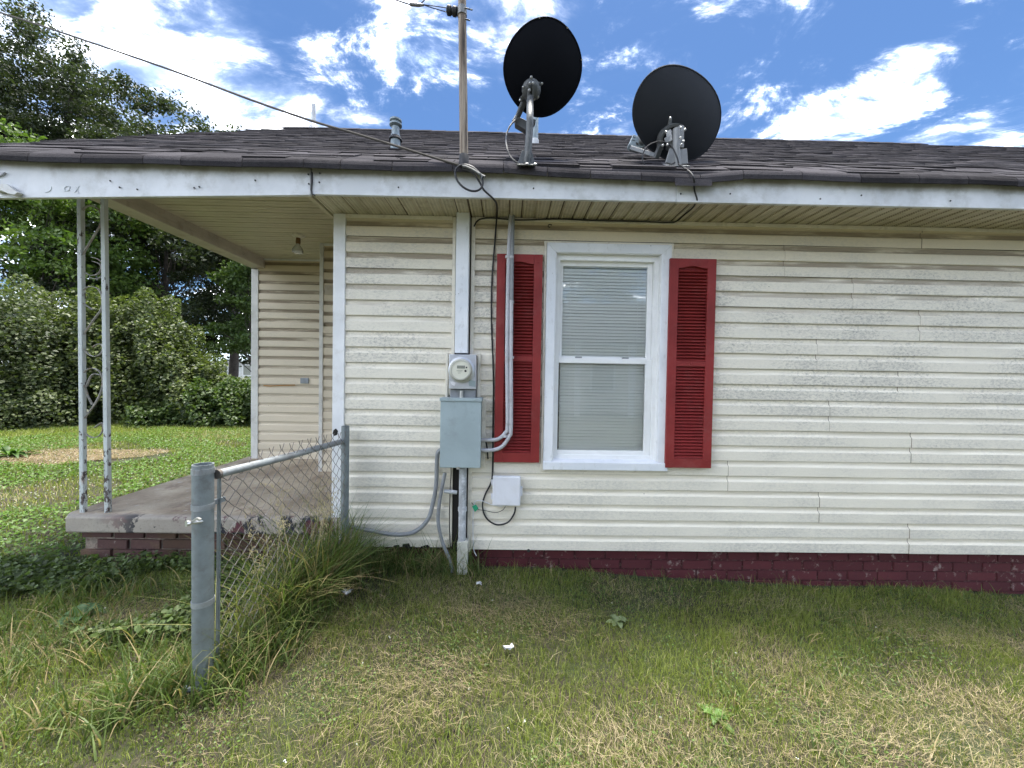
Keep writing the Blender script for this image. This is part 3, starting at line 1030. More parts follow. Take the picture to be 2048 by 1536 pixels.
# gable end under the rake
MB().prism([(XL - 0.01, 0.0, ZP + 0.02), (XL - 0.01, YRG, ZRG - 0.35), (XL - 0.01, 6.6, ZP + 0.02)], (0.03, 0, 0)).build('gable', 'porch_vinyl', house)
nu = Vector((0, -SL, 1)).normalized()
us = Vector((0, 1, SL)).normalized()
EXPO = 0.088


def eave_sag(x):
    s = 0.0
    xs, xm, xe = P(1010, 350, YE).x, P(1300, 366, YE).x, P(1418, 372, YE).x
    if xs < x < xe:
        s = 0.024 * math.sin(min(1.0, (x - xs) / (xm - xs)) * math.pi / 2)
    return s + 0.003 * math.sin(x * 7.0)


tabs = {}
for wv_ in (0.13, 0.18, 0.24, 0.30, 0.36):
    for var in range(2):
        t = 0.006 if var == 0 else 0.013
        l = 0.17
        me = MB().prism([(0, 0, 0), (wv_ - 0.003, 0, 0), (wv_ - 0.007, l, 0), (0.004, l, 0)], (0, 0, t)).mesh('shingle')
        me.materials.append(MATS['asphalt_shingle'])
        tabs[(wv_, var)] = me
ws = [0.13, 0.18, 0.24, 0.30, 0.36]
# drooping eave row: every tab a piece of its own
x = XRK - 0.03
while x < XRT - 0.3:
    w = random.choice([0.2, 0.24, 0.28, 0.33])
    d0, d1 = eave_sag(x), eave_sag(x + w)
    dr = 0.036 + random.uniform(-0.003, 0.004)
    prof = [(0.16, 0.016), (0.03, 0.013), (0.006, 0.010), (-0.006, 0.001), (-0.010, -0.012), (-0.008, -dr), (-0.002, -dr), (-0.003, -0.012), (0.002, -0.004), (0.16, 0.004)]

    def row(xx, dd):
        out = []
        for a_, h_ in prof:
            if a_ > 0:
                q = Vector((0, YE, ZE)) + us * a_ + nu * h_
            else:
                q = Vector((0, YE + a_, ZE + h_))
            out.append((xx, q.y - 0.0012 * random.random(), q.z - dd * (1 if a_ < 0.02 else 0.6 if a_ < 0.1 else 0)))
        return out
    n = len(prof)
    A, B = row(x, d0), row(x + w - 0.004, d1)
    MB().add(A + B, [tuple(range(n)), tuple(range(n, 2 * n))[::-1]] + [(i, i + n, (i + 1) % n + n, (i + 1) % n) for i in range(n)]).build('eave_shingle', 'asphalt_shingle', roof_o)
    x += w
# field of dimensional shingles
rows = int((YRG - YE) / us.y / EXPO) + 1
fieldV, fieldF, tone = [], [], []
cnt = 0
for r in range(rows):
    v0 = 0.022 + r * EXPO
    if v0 > (YRG - YE) / us.y - 0.05:
        break
    x = XRK - 0.02 - random.random() * 0.1
    while x < XRT - 0.1:
        w = random.choice(ws)
        var = 0 if random.random() < 0.5 else 1
        dv = random.choice((0, 0, 0.006, -0.006))
        lift = 0.004 + random.random() * 0.004
        base = Vector((x, YE, ZE)) + us * (v0 + dv) + nu * (lift)
        ytilt = ang - R(1.6)
        if r < 6 and x > XRK - 0.02 and x < 3.75 and cnt < 230 and x + w < 3.9:
            inst('shingle', tabs[(w, var)], roof_o, base, (ytilt, random.uniform(-0.008, 0.008), 0))
            cnt += 1
        elif x > XRK - 0.05:
            t = 0.006 if var == 0 else 0.013
            k = len(fieldV)
            ca, sa = math.cos(ytilt), math.sin(ytilt)
            for (px_, py_) in ((0, 0), (w - 0.003, 0), (w - 0.007, 0.17), (0.004, 0.17)):
                for h_ in (0, t):
                    fieldV.append((x + px_, base.y + py_ * ca - h_ * sa, base.z + py_ * sa + h_ * ca))
            fieldF += [(k + 1, k + 3, k + 5, k + 7), (k, k + 2, k + 3, k + 1), (k + 2, k + 4, k + 5, k + 3), (k + 6, k, k + 1, k + 7)]
            tone += [random.random()] * 8
        x += w
fo = np_obj('shingle_field', np.array(fieldV), [np.array(fieldF)], 'asphalt_shingle', None, roof_o)
fo.location = -ORG[roof_o.name]
fo['kind'] = 'stuff'
at_ = fo.data.attributes.new('tone', 'FLOAT', 'POINT')
at_.data.foreach_set('value', np.array(tone, np.float32))
# ridge cap
cap = MB().prism([(0, -0.13, -0.13 * SL + 0.014), (0, 0, 0.02), (0, 0.13, -0.13 * SL + 0.014), (0, 0.13, -0.13 * SL + 0.004), (0, 0, 0.01), (0, -0.13, -0.13 * SL + 0.004)], (0.26, 0, 0)).mesh('ridge_cap')
cap.materials.append(MATS['asphalt_shingle'])
x = XRK - 0.03
xe = P(1812, 293, YRG).x
while x < xe:
    inst('ridge_cap', cap, roof_o, (x, YRG, ZRG + 0.012 + random.uniform(0, 0.004)), (0, R(-1.0), 0))
    x += 0.21
# torn flap of shingle hanging over the edge, right of the second dish
a = P(1352, 371, YE - 0.012)
MB().add([P(1350, 356, YE - 0.014), P(1424, 359, YE - 0.014), P(1424, 372, YE - 0.02), P(1350, 371, YE - 0.018),
          P(1350, 356, YE - 0.004), P(1424, 359, YE - 0.004), P(1424, 372, YE - 0.012), P(1350, 371, YE - 0.01)],
         [(0, 3, 2, 1), (4, 5, 6, 7), (0, 1, 5, 4), (1, 2, 6, 5), (2, 3, 7, 6), (3, 0, 4, 7)]).build('loose_shingle', 'asphalt_shingle', roof_o)

# ---- window
win = MB()
jw = 0.05
OX0, OX1 = P(1090, 720, -0.03).x, P(1338, 720, -0.03).x
OZ0, OZ1 = P(1210, 940, -0.03).z, P(1210, 488, -0.03).z
IX0, IX1 = P(1108, 720, -0.03).x, P(1319, 720, -0.03).x
IZ0, IZ1 = P(1210, 921, -0.03).z, P(1210, 506, -0.03).z
YT = -0.034
frame = MB()
frame.box(IX0 - 0.01, IX0 + 0.006, YT + 0.004, 0.15, IZ0, IZ1)
frame.box(IX1 - 0.006, IX1 + 0.01, YT + 0.004, 0.15, IZ0, IZ1)
frame.box(IX0 - 0.01, IX1 + 0.01, YT + 0.004, 0.15, IZ1 - 0.004, IZ1 + 0.01)
window = frame.build('window', 'white_trim', house)
m = MB()
m.prism([(OX0, YT, OZ0 + 0.055), (IX0, YT, OZ0 + 0.055), (IX0, YT, IZ1), (OX0, YT, OZ1)], (0, 0.03, 0))
m.build('casing', 'white_metal', window, bevel=0.002)
m = MB()
m.prism([(IX1, YT, OZ0 + 0.055), (OX1, YT, OZ0 + 0.055), (OX1, YT, OZ1), (IX1, YT, IZ1)], (0, 0.03, 0))
m.build('casing', 'white_metal', window, bevel=0.002)
m = MB()
m.prism([(IX0 - 0.001, YT - 0.001, IZ1), (IX1 + 0.001, YT - 0.001, IZ1), (OX1, YT - 0.001, OZ1 + 0.001), (OX0, YT - 0.001, OZ1 + 0.001)], (0, 0.03, 0))
m.build('casing', 'white_metal', window, bevel=0.002)
m = MB()
m.prism([(0, YT - 0.012, OZ0), (0, YT - 0.012, OZ0 + 0.050), (0, 0.08, OZ0 + 0.085), (0, 0.08, OZ0)], (OX1 - OX0 + 0.004, 0, 0))
m.v = [v + Vector((OX0 - 0.002, 0, 0)) for v in m.v]
m.build('sill', 'white_metal', window, bevel=0.003)
for (a_, b_, c_, d_) in ((OX0 - 0.016, OX0 - 0.001, OZ0 - 0.014, OZ1 + 0.015), (OX1 + 0.001, OX1 + 0.016, OZ0 - 0.014, OZ1 + 0.015), (OX0 - 0.0, OX1 + 0.0, OZ1 + 0.002, OZ1 + 0.016), (OX0, OX1, OZ0 - 0.015, OZ0 - 0.001)):
    MB().box(a_, b_, -0.024, 0.0, c_, d_).build('channel_trim', 'jchannel', window, bevel=0.002)
YF = 0.004
FX0, FX1 = P(1113, 720, YF).x, P(1309, 720, YF).x
FZ0, FZ1 = P(1210, 915, YF).z, P(1210, 518, YF).z
m = MB()
m.box(IX0 + 0.004, FX0 + 0.012, YF, 0.12, FZ0 - 0.02, FZ1)
m.box(FX1 - 0.012, IX1 - 0.004, YF, 0.12, FZ0 - 0.02, FZ1)
m.box(IX0 + 0.004, IX1 - 0.004, YF + 0.001, 0.12, FZ1 - 0.012, IZ1 - 0.002)
m.box(FX0 + 0.012, FX1 - 0.012, YF + 0.001, 0.12, FZ0 - 0.02, FZ0 + 0.016)
m.build('window_frame', 'vinyl_white', window, bevel=0.002)
YU, YLo = 0.038, 0.014
ux0, ux1, uz0, uz1 = P(1125, 620, YU).x, P(1294, 620, YU).x, P(1210, 714, YU).z, P(1210, 533, YU).z
lx0, lx1, lz0, lz1 = P(1116, 815, YLo).x, P(1289, 815, YLo).x, P(1210, 901, YLo).z, P(1210, 727, YLo).z
m = MB()
m.box(FX0 + 0.014, ux0, YU, YU + 0.022, uz0 - 0.03, uz1 + 0.03)
m.box(ux1, FX1 - 0.014, YU, YU + 0.022, uz0 - 0.03, uz1 + 0.03)
m.box(ux0, ux1, YU + 0.001, YU + 0.022, uz1, uz1 + 0.03)
m.box(ux0, ux1, YU + 0.001, YU + 0.022, uz0 - 0.03, uz0)
m.build('upper_sash', 'vinyl_white', window, bevel=0.0015)
m = MB()
m.box(FX0 + 0.013, lx0, YLo, YLo + 0.02, lz0 - 0.03, lz1 + 0.032)
m.box(lx1, FX1 - 0.013, YLo, YLo + 0.02, lz0 - 0.03, lz1 + 0.032)
m.box(lx0, lx1, YLo - 0.001, YLo + 0.02, lz1, lz1 + 0.033)
m.box(lx0, lx1, YLo - 0.001, YLo + 0.02, lz0 - 0.035, lz0)
m.build('lower_sash', 'vinyl_white', window, bevel=0.0015)
MB().box(ux0 - 0.006, ux1 + 0.006, YU + 0.010, YU + 0.014, uz0 - 0.006, uz1 + 0.006).build('pane', 'window_glass', window)
MB().box(lx0 - 0.006, lx1 + 0.006, YLo + 0.009, YLo + 0.013, lz0 - 0.006, lz1 + 0.006).build('pane', 'window_glass', window)
for q in (1158, 1252):
    c = P(q, 711, YLo)
    MB().box(c.x - 0.02, c.x + 0.02, YLo + 0.002, YLo + 0.03, lz1 + 0.033, lz1 + 0.043).build('sash_lock', 'conduit_dark', window, bevel=0.002)
# blind, hanging behind the glass
bl = thing('window_blind', 'closed white mini blind hanging behind the window glass', 'blind', ((ux0 + ux1) / 2, 0.11, lz0))
MB().box(ux0 - 0.012, ux1 + 0.012, 0.056, 0.08, uz1 - 0.004, uz1 + 0.02).build('head_rail', 'blind_slat', bl)
sx_ = -(ux1 - ux0) / 2 - 0.006
slm = MB().prism([(sx_, -0.0060, -0.0116), (sx_, -0.0062, -0.003), (sx_, -0.0030, 0.0055), (sx_, 0.0058, 0.0112), (sx_, 0.0064, 0.0107), (sx_, -0.0022, 0.0050), (sx_, -0.0054, -0.0033), (sx_, -0.0052, -0.0119)], (ux1 - ux0 + 0.012, 0, 0)).mesh('slat')
slm.materials.append(MATS['blind_slat'])
z = lz0 + 0.012
while z < uz1 - 0.01:
    inst('slat', slm, bl, ((ux0 + ux1) / 2 + random.uniform(-0.001, 0.001), 0.068, z), (random.uniform(-0.07, 0.07), random.uniform(-0.004, 0.004), 0))
    z += 0.0213
for fx in (0.1, 0.9):
    xx = ux0 + (ux1 - ux0) * fx
    MB().tube([(xx, 0.058, uz1), (xx, 0.058, lz0)], 0.0012, 5).build('cord', 'blind_slat', bl)
MB().box(ux0 - 0.006, ux1 + 0.006, 0.06, 0.078, lz0 - 0.012, lz0 + 0.002).build('bottom_rail', 'blind_slat', bl)


# ---- shutters
def shutter(x0, x1, y0, y1):
    Y = -0.053
    cx, cy = (x0 + x1) / 2, (y0 + y1) / 2
    a, b = P(x0, cy, Y).x, P(x1, cy, Y).x
    zt, zb = P(cx, y0, Y).z, P(cx, y1, Y).z
    W = b - a
    st = 0.055
    zm = zb + (zt - zb) * 0.50
    m = MB()
    m.box(a, a + st, Y, Y + 0.024, zb, zt)
    m.box(b - st, b, Y, Y + 0.024, zb, zt)
    m.box(a + st, b - st, Y + 0.0005, Y + 0.024, zb, zb + 0.062)
    m.box(a + st, b - st, Y + 0.0005, Y + 0.024, zm - 0.017, zm + 0.017)
    n = 10
    top = []
    for i in range(n + 1):
        u = i / n
        arch = 0.014 * max(0.0, math.sin(math.pi * min(1, max(0, (u - 0.15) / 0.7)))) ** 1.0
        top.append((a + st + (W - 2 * st) * u, Y + 0.0005, zt - 0.062 + arch))
    m.prism(top + [(b - st, Y + 0.0005, zt), (a + st, Y + 0.0005, zt)], (0, 0.0235, 0))
    s = m.build('shutter', 'red_shutter', house, bevel=0.0015)
    MB().box(a + 0.01, b - 0.01, Y + 0.0245, Y + 0.03, zb + 0.01, zt - 0.01).build('backing', 'red_shutter', s)
    lm = MB().prism([(a + st - 0.002, 0.004, -0.0085), (a + st - 0.002, 0.0, -0.0065), (a + st - 0.002, 0.0205, 0.0095), (a + st - 0.002, 0.0225, 0.0080)], (W - 2 * st + 0.004, 0, 0)).mesh('louver')
    lm.transform(Matrix.Translation((-(a + b) / 2, 0, 0)))
    lm.materials.append(MATS['red_shutter'])
    for (q0, q1) in ((zb + 0.062, zm - 0.017), (zm + 0.017, zt - 0.055)):
        z = q0 + 0.010
        while z < q1 - 0.006:
            inst('louver', lm, s, ((a + b) / 2, Y + 0.002, z))
            z += 0.0205
    for (qx, qz) in ((a + 0.03, zt - 0.05), (b - 0.03, zt - 0.05), (a + 0.03, zb + 0.045), (b - 0.03, zb + 0.045), ((a + b) / 2, zm)):
        MB().lathe([(0.005, 0), (0.005, 0.003), (0.001, 0.004)], (qx, Y + 0.0005, qz), (0, -1, 0), 8).build('screw', 'red_shutter', s)


shutter(991, 1082, 508, 925)
shutter(1336, 1428, 517, 936)

# ------------------------------------------------------------------ porch floor
porch = thing('porch', 'raised porch of stained concrete slab on old painted bricks', 'porch', (-1.95, 0.8, 0.05))
ZT = P(165, 1027, -0.05).z
ZT = 0.41
SX0 = -2.86
MB().prism([(SX0 + 0.07, -0.055, ZT), (SX0, 0.03, ZT), (SX0 + 0.01, YB + 0.08, ZT), (XC + 0.10, YB + 0.08, ZT), (XC + 0.10, -0.055, ZT)][::-1], (0, 0, -0.105)).build('slab', 'porch_concrete', porch, bevel=0.012)
core = MB().box(SX0 + 0.10, XC + 0.08, 0.035, YB, -0.3, ZT - 0.1).build('base_wall', 'mortar_grey', porch)
pbm = MB().box(-0.098, 0.098, -0.045, 0.045, -0.0285, 0.0285).mesh('brick')
pbm.materials.append(MATS['porch_brick'])
for r in range(6):
    z = ZT - 0.105 - 0.031 - 0.069 * r
    x = SX0 + 0.185 + (0.105 if r % 2 else 0)
    while x < XC + 0.02:
        inst('brick', pbm, core, (x, 0.062 + random.uniform(-0.005, 0.005), z + random.uniform(-0.003, 0.003)), (0, random.uniform(-0.02, 0.02), random.uniform(-0.02, 0.02)), (random.uniform(0.94, 1.0), 1, random.uniform(0.92, 1.03)))
        x += 0.212
    y = 0.16 + (0.105 if r % 2 else 0)
    while y < YB:
        inst('brick', pbm, core, (SX0 + 0.13, y, z), (0, 0, R(90)))
        y += 0.212

# ornamental iron post
YP = 0.03
post = thing('porch_post', 'rusty white wrought iron porch post with scroll work', 'post', (-2.7, YP, ZT))
tb = 0.0265
for (xt, xb_) in ((153, 158.5), (200, 208)):
    zt = 2.48
    pa, pb = P(xt, 405, YP - tb / 2), P(xb_, 1024 if xt < 180 else 1022, YP - tb / 2)
    top = Vector((pa.x, YP - tb / 2, zt))
    bot = Vector((pb.x, YP - tb / 2, ZT - 0.002))
    m = MB()
    m.prism([bot, bot + Vector((tb, 0, 0)), bot + Vector((tb, tb, 0)), bot + Vector((0, tb, 0))], top - bot)
    m.build('upright', 'painted_iron', post, bevel=0.003)
k1, k2 = 4.515, 4.389
SC = [[(155, 200), (175, 165), (220, 142), (280, 155), (318, 200), (328, 260), (318, 320), (270, 400), (210, 500), (168, 575), (150, 620)],
      [(250, 645), (300, 660), (328, 690), (322, 730), (285, 765), (230, 770), (180, 745)], [(225, 790), (270, 803), (315, 795), (332, 775)], [(242, 608), (290, 620), (330, 650)],
      [(250, 1080), (205, 1050), (168, 1020), (150, 965), (160, 915), (200, 880), (250, 873), (300, 895), (330, 945), (338, 1010), (325, 1080), (265, 1165), (205, 1250), (172, 1300), (158, 1370), (175, 1440), (225, 1490), (285, 1500), (330, 1470), (345, 1420), (325, 1392), (290, 1395), (250, 1420)]]
SC2 = [[(240, 480), (200, 400), (178, 330), (155, 265), (160, 215), (190, 175), (238, 160), (290, 178), (325, 225), (332, 290), (318, 360), (270, 460), (215, 540), (172, 600), (158, 670), (178, 730), (240, 768), (295, 755), (330, 710), (335, 655), (318, 640), (260, 680)],
       [(190, 320), (210, 265), (235, 222), (268, 208), (305, 220)]]
YSCR = YP + 0.0
for sc_, z0, off in ((SC, k1, (130, 380)), (SC2, k2, (130, 700))):
    for st in sc_:
        pts = smoothpts(PP([(off[0] + q[0] / z0, off[1] + q[1] / z0) for q in st], YSCR), 5)
        MB().strip(pts, 0.013, 0.0035, (0, 1, 0)).build('scroll', 'scroll_iron', post)

# bare bulb on the ceiling
lc = P(597, 468, 0.95)
lc.z = ZP - 0.003
lamp = thing('ceiling_lamp', 'bare clear reflector bulb in a small socket on the porch ceiling', 'lamp', lc)
MB().lathe([(0.055, 0.0), (0.052, -0.012), (0.03, -0.02), (0.022, -0.03)], lc, (0, 0, 1), 18).build('canopy_plate', 'porcelain', lamp, smooth=True)
ld = Vector((0.02, -0.12, -1)).normalized()
MB().lathe([(0.018, 0.02), (0.02, 0.07), (0.017, 0.085)], lc, ld, 16).build('socket', 'brass_dull', lamp, smooth=True)
MB().lathe([(0.014, 0.08), (0.018, 0.095), (0.040, 0.125), (0.0475, 0.15), (0.044, 0.162), (0.02, 0.170), (0.002, 0.171)], lc, ld, 20).build('bulb', 'bulb_glass', lamp, smooth=True)

# ------------------------------------------------------------------ fence
YFP = -0.97
fp = P(406, 1385, YFP)
fx, fz0 = fp.x, float(gz(fp.x, YFP))
fzt = P(407, 928, YFP).z
YRP = -0.085
rx = P(690, 960, YRP).x
rzt = P(690, 852, YRP).z
fence = thing('chain_link_fence', 'short run of rusty chain link fence between two grey metal posts', 'fence', (fx, YFP, fz0))
FR = 0.0365
m = MB()
n = 22
prof = [(FR, fz0 - 0.15), (FR, fzt), (FR - 0.004, fzt), (FR - 0.004, fzt - 0.25)]
m.lathe([(r_, h_) for r_, h_ in prof], (fx, YFP, 0), (0, 0, 1), n, cap=False)
m.build('post', 'galvanised_dull', fence, smooth=True)
m = MB()
m.lathe([(0.024, float(gz(rx, YRP)) - 0.15), (0.024, rzt), (0.021, rzt), (0.021, rzt - 0.1)], (rx, YRP, 0), (0, 0, 1), 16, cap=False)
m.build('post', 'galvanised_dull', fence, smooth=True)
ra, rb = P(428, 947, YFP + 0.04), P(688, 882, YRP)
ra = Vector((fx + 0.035, YFP + 0.03, ra.z))
rb = Vector((rx - 0.012, YRP - 0.01, rb.z))
MB().tube([ra, ra.lerp(rb, 0.5) + Vector((0, 0, -0.004)), rb], 0.0175, 14).build('top_rail', 'galvanised', fence, smooth=True)
MB().lathe([(0.0195, 0), (0.0195, 0.012)], ra - (rb - ra).normalized() * 0.004, (rb - ra), 14).build('rail_cap', 'wire_metal', fence, smooth=True)
# tension bands with bolts, tension bar
fd = (Vector((rx, YRP, 0)) - Vector((fx, YFP, 0))).normalized()
for py in (946, 1018, 1213):
    zc = P(407, py, YFP - FR).z
    m = MB()
    m.lathe([(FR + 0.0025, -0.011), (FR + 0.0025, 0.011), (FR + 0.0005, 0.011), (FR + 0.0005, -0.011)], (fx, YFP, zc), (0, 0, 1), 22, cap=False)
    if py == 1018:
        m.bar(Vector((fx, YFP, zc)) + fd * FR, Vector((fx, YFP, zc)) + fd * (FR + 0.055), 0.012, 0.02)
    m.build('tension_band', 'galvanised', fence, smooth=False)
m = MB()
c = P(396, 1043, YFP - FR)
m.lathe([(0.008, -0.02), (0.008, 0.03), (0.012, 0.03), (0.012, 0.038)], c, (-0.5, -0.8, 0.1), 8)
m.build('bolt', 'bolt_metal', fence)
m = MB()
m.strip(smoothpts(PP([(401, 1040), (394, 1037), (387, 1042), (382, 1046)], YFP - FR - 0.02), 4), 0.01, 0.008, (0, 1, 0))
m.build('hook', 'bolt_metal', fence)
m = MB()
c = P(388, 1378, YFP - FR)
m.lathe([(0.010, -0.03), (0.010, 0.025), (0.016, 0.025), (0.016, 0.035)], c, (-0.9, -0.4, 0.25), 8)
m.build('bolt', 'galvanised_dull', fence)
A = Vector((fx, YFP, 0)) + fd * 0.062
Bp = Vector((rx, YRP, 0)) - fd * 0.02
MB().bar(Vector((A.x, A.y, fz0 + 0.02)), Vector((A.x + 0.006, A.y, P(435, 962, YFP).z)), 0.016, 0.006, fd).build('tension_bar', 'galvanised_dull', fence, bevel=0.001)
# the mesh: every zigzag wire is its own piece
L = (Bp - A).length
pitch = L / 13.0
zt0, zt1 = 0.965, 0.965
side = Vector((-fd.y, fd.x, 0))
cw = L / 26.0
step = cw * 1.02


def node(c, j):
    h = math.sin(c * 12.9898 + j * 78.233) * 43758.5453
    h -= math.floor(h)
    g_ = math.sin(c * 3.1 + j * 1.7)
    zz = 0.962 - j * step + 0.006 * (h - 0.5) - (0.05 if c < 7 and j < 2 else 0.0) * (1 - c / 7)
    return A + fd * (c * cw + 0.004 * g_ * (0 < c < 26)) + Vector((0, 0, zz))


for k in range(26):
    pts = []
    j = 0
    while 0.962 - j * step > 0.07:
        c_ = k + ((j + k) % 2)
        pts.append(node(c_, j) + side * (-0.02 + (0.0024 if (j + k) % 2 else -0.0024)))
        j += 1
    if (k % 2) == 0 and k > 2:
        pts = [pts[0] + fd * 0.012 + Vector((0, 0, 0.03))] + pts
    elif k > 3:
        pts = [pts[0] - fd * 0.010 + Vector((0, 0, 0.028))] + pts
    MB().tube(pts, 0.0018, 5).build('mesh_wire', 'wire_metal', fence)

# ------------------------------------------------------------------ service: trunk, meter, panel, pipes
m = MB()
box_px(m, 911, 424, 937, 706, -0.075, -0.002)
tr = m.build('cable_duct', 'white_metal', None, bevel=0.003, label='flat white metal cable duct running from the eave to the meter', cat='duct')

mz = P(926, 750, -0.11)
meter = thing('electric_meter', 'round glass electric meter on a square silver housing', 'meter', Vector((P(926, 750, -0.1).x, -0.03, P(926, 795, -0.1).z)))
m = MB()
box_px(m, 898, 709, 952, 778, -0.105, -0.004)
m.build('housing', 'meter_alu', meter, bevel=0.003)
m = MB()
box_px(m, 900, 779, 951, 797, -0.075, -0.004)
m.build('lower_box', 'conduit_dark', meter, bevel=0.003)
m = MB()
m.lathe([(0.012, 0), (0.012, 0.05)], P(923, 797, -0.085), (0, 0, 1), 10)
m.build('seal_hasp', 'bolt_metal', meter, smooth=True)
mc = P(923, 740, -0.105)
MB().lathe([(0.082, 0.0), (0.082, 0.008), (0.07, 0.014), (0.07, 0.0)], mc, (0, -1, 0), 32, cap=False).build('ring', 'meter_alu', meter, smooth=True)
MB().lathe([(0.071, 0.0), (0.070, 0.045), (0.064, 0.058), (0.056, 0.060), (0.055, 0.055)], mc, (0, -1, 0), 32, cap=False).build('rim', 'putty_box', meter, smooth=True)
dial = MB().lathe([(0.056, 0.02), (0.056, 0.056)], mc, (0, -1, 0), 32).build('dial', 'dial_cream', meter, smooth=True)
m = MB()
box_px(m, 914, 731, 930, 737, mc.y - 0.0585, mc.y - 0.05)
m.build('display', 'display_grey', dial)
m = MB().lathe([(0.005, 0), (0.005, 0.002)], P(933, 735, mc.y - 0.058), (0, -1, 0), 10)
m.lathe([(0.007, 0), (0.007, 0.002)], P(931, 742, mc.y - 0.058), (0, -1, 0), 10)
m.build('mark', 'ink_dark', dial)
for q in ((913, 741, 925, 742), (915, 743.5, 923, 744.2), (916, 746, 921, 746.6)):
    m = MB()
    box_px(m, *q, mc.y - 0.0572, mc.y - 0.05)
    m.build('lettering', 'display_grey', dial)
MB().prism(PP([(900, 763), (906, 763), (911, 766), (909, 772), (903, 769)], -0.1062), (0, 0.0008, 0)).build('torn_label', 'plastic_white', meter)
MB().prism(PP([(937, 759), (951, 762), (951, 774), (938, 772)], -0.1062), (0, 0.0008, 0)).build('faded_label', 'panel_grey', meter)
m = MB()
a_, b_ = P(895, 706, -0.03), P(957, 706, -0.03)
z0, z1 = P(926, 800, -0.03).z, P(926, 706, -0.03).z
m.box(a_.x - 0.012, a_.x + 0.004, -0.03, 0.0, z0, z1)
m.box(b_.x - 0.004, b_.x + 0.014, -0.03, 0.0, z0, z1)
m.build('channel_trim', 'jchannel', house, bevel=0.002)

panel = thing('electrical_panel', 'large grey metal electrical panel box below the meter', 'electrical box', Vector((P(922, 866, -0.12).x, -0.06, P(922, 936, -0.13).z)))
m = MB()
box_px(m, 880, 803, 962, 936, -0.13, -0.118)
m.build('cover', 'panel_grey', panel, bevel=0.004)
m = MB()
box_px(m, 883, 806, 959, 932, -0.117, -0.003)
m.build('body', 'panel_grey', panel, bevel=0.003)
m = MB()
box_px(m, 879, 796, 964, 803, -0.136, -0.003)
m.build('hood', 'panel_grey', panel, bevel=0.003)
m = MB()
box_px(m, 903, 814.5, 945, 816, -0.1308, -0.125)
m.build('embossing', 'panel_grey', panel)
m = MB()
box_px(m, 913, 934, 919, 939, -0.135, -0.12)
m.build('latch', 'bolt_metal', panel)
m = MB()
box_px(m, 963, 799, 971, 935, -0.03, -0.002)
m.build('channel_trim', 'jchannel', house, bevel=0.002)


def cable(name, mat, pts, r, label, cat, Y=-0.03, k=8, n=8, group=None):
    return MB().tube(smoothpts(PP(pts, Y), k), r, n).build(name, mat, None, smooth=True, label=label, cat=cat, group=group)


# two conduits
c1 = thing('conduit', 'pale grey bent conduit crossing the shutter, entering the panel box higher up', 'conduit', P(965, 880, -0.05))
MB().tube(smoothpts(PP([(1022, 425, -0.04), (1019, 470, -0.07), (1017, 520, -0.080), (1014, 700, -0.080), (1015, 845, -0.080), (1010, 866, -0.080), (996, 878, -0.080), (980, 880, -0.075), (960, 880, -0.07)], 0), 8), 0.0125, 10).build('pipe', 'conduit_grey', c1, smooth=True)
for q in (514, 712, 872):
    c = P(1015 if q < 850 else 1010, q, -0.080)
    MB().lathe([(0.0155, -0.008), (0.0155, 0.008)], c, (0, 0, 1), 10).build('coupling', 'conduit_grey', c1, smooth=True)
c2 = thing('conduit', 'darker grey conduit crossing the shutter, entering the panel box lower down', 'conduit', P(965, 900, -0.05))
MB().tube(smoothpts(PP([(1026, 425, -0.04), (1025, 470, -0.07), (1024, 520, -0.082), (1023, 605, -0.082)], 0), 8), 0.0125, 10).build('pipe', 'conduit_dark', c2, smooth=True)
MB().tube(smoothpts(PP([(1023, 600, -0.082), (1022, 700, -0.082), (1022, 850, -0.082), (1018, 873, -0.082), (1004, 893, -0.08), (985, 900, -0.075), (960, 900, -0.07)], 0), 8), 0.0125, 10).build('pipe', 'conduit_grey', c2, smooth=True)
for q in (515, 604, 715):
    c = P(1023, q, -0.082)
    MB().lathe([(0.0155, -0.008), (0.0155, 0.008)], c, (0, 0, 1), 10).build('coupling', 'conduit_grey', c2, smooth=True)

pp_ = thing('riser_pipe', 'flaking grey service pipe standing below the panel box on a putty base', 'pipe', P(922, 1132, -0.07))
MB().tube([P(926, 935, -0.06), P(925, 1010, -0.06), P(924, 1086, -0.062)], 0.0245, 16).build('pipe', 'peeling_pipe', pp_, smooth=True)
MB().lathe([(0.029, -0.012), (0.029, 0.012)], P(925, 1018, -0.06), (0, 0, 1), 16).build('coupling', 'peeling_pipe', pp_, smooth=True)
m = MB()
box_px(m, 914, 1084, 935, 1150, -0.095, -0.03)
m.build('base_box', 'putty_box', pp_, bevel=0.003)
m = MB().tube([P(914, 985, -0.045), P(888, 982, -0.045)], 0.013, 10)
m.build('branch', 'peeling_pipe', pp_, smooth=True)
cable('flexible_conduit', 'conduit_dark', [(884, 898, -0.05), (876, 905, -0.045), (874, 920, -0.04), (872, 970, -0.04), (866, 1005, -0.045), (855, 1040, -0.05), (828, 1064, -0.05), (790, 1069, -0.05), (745, 1062, -0.05), (705, 1054, -0.05), (685, 1050, -0.04), (662, 1042, -0.04), (655, 1035, -0.06)], 0.0135, 'grey flexible conduit swooping from the panel box along the siding to the fence', 'conduit')
cable('flexible_conduit', 'conduit_dark', [(890, 946, -0.06), (884, 975, -0.06), (877, 1020, -0.06), (877, 1050, -0.06), (885, 1085, -0.06), (899, 1118, -0.07), (905, 1145, -0.08)], 0.0115, 'short grey hose bowing down into the weeds beside the flaking pipe', 'hose')
cable('ground_wire', 'rubber', [(902, 935, -0.03), (902, 950, -0.02), (900, 985, -0.02), (899, 1060, -0.02), (903, 1120, -0.03)], 0.003, 'thin dark ground wire hanging beside the flaking pipe', 'wire', n=6)
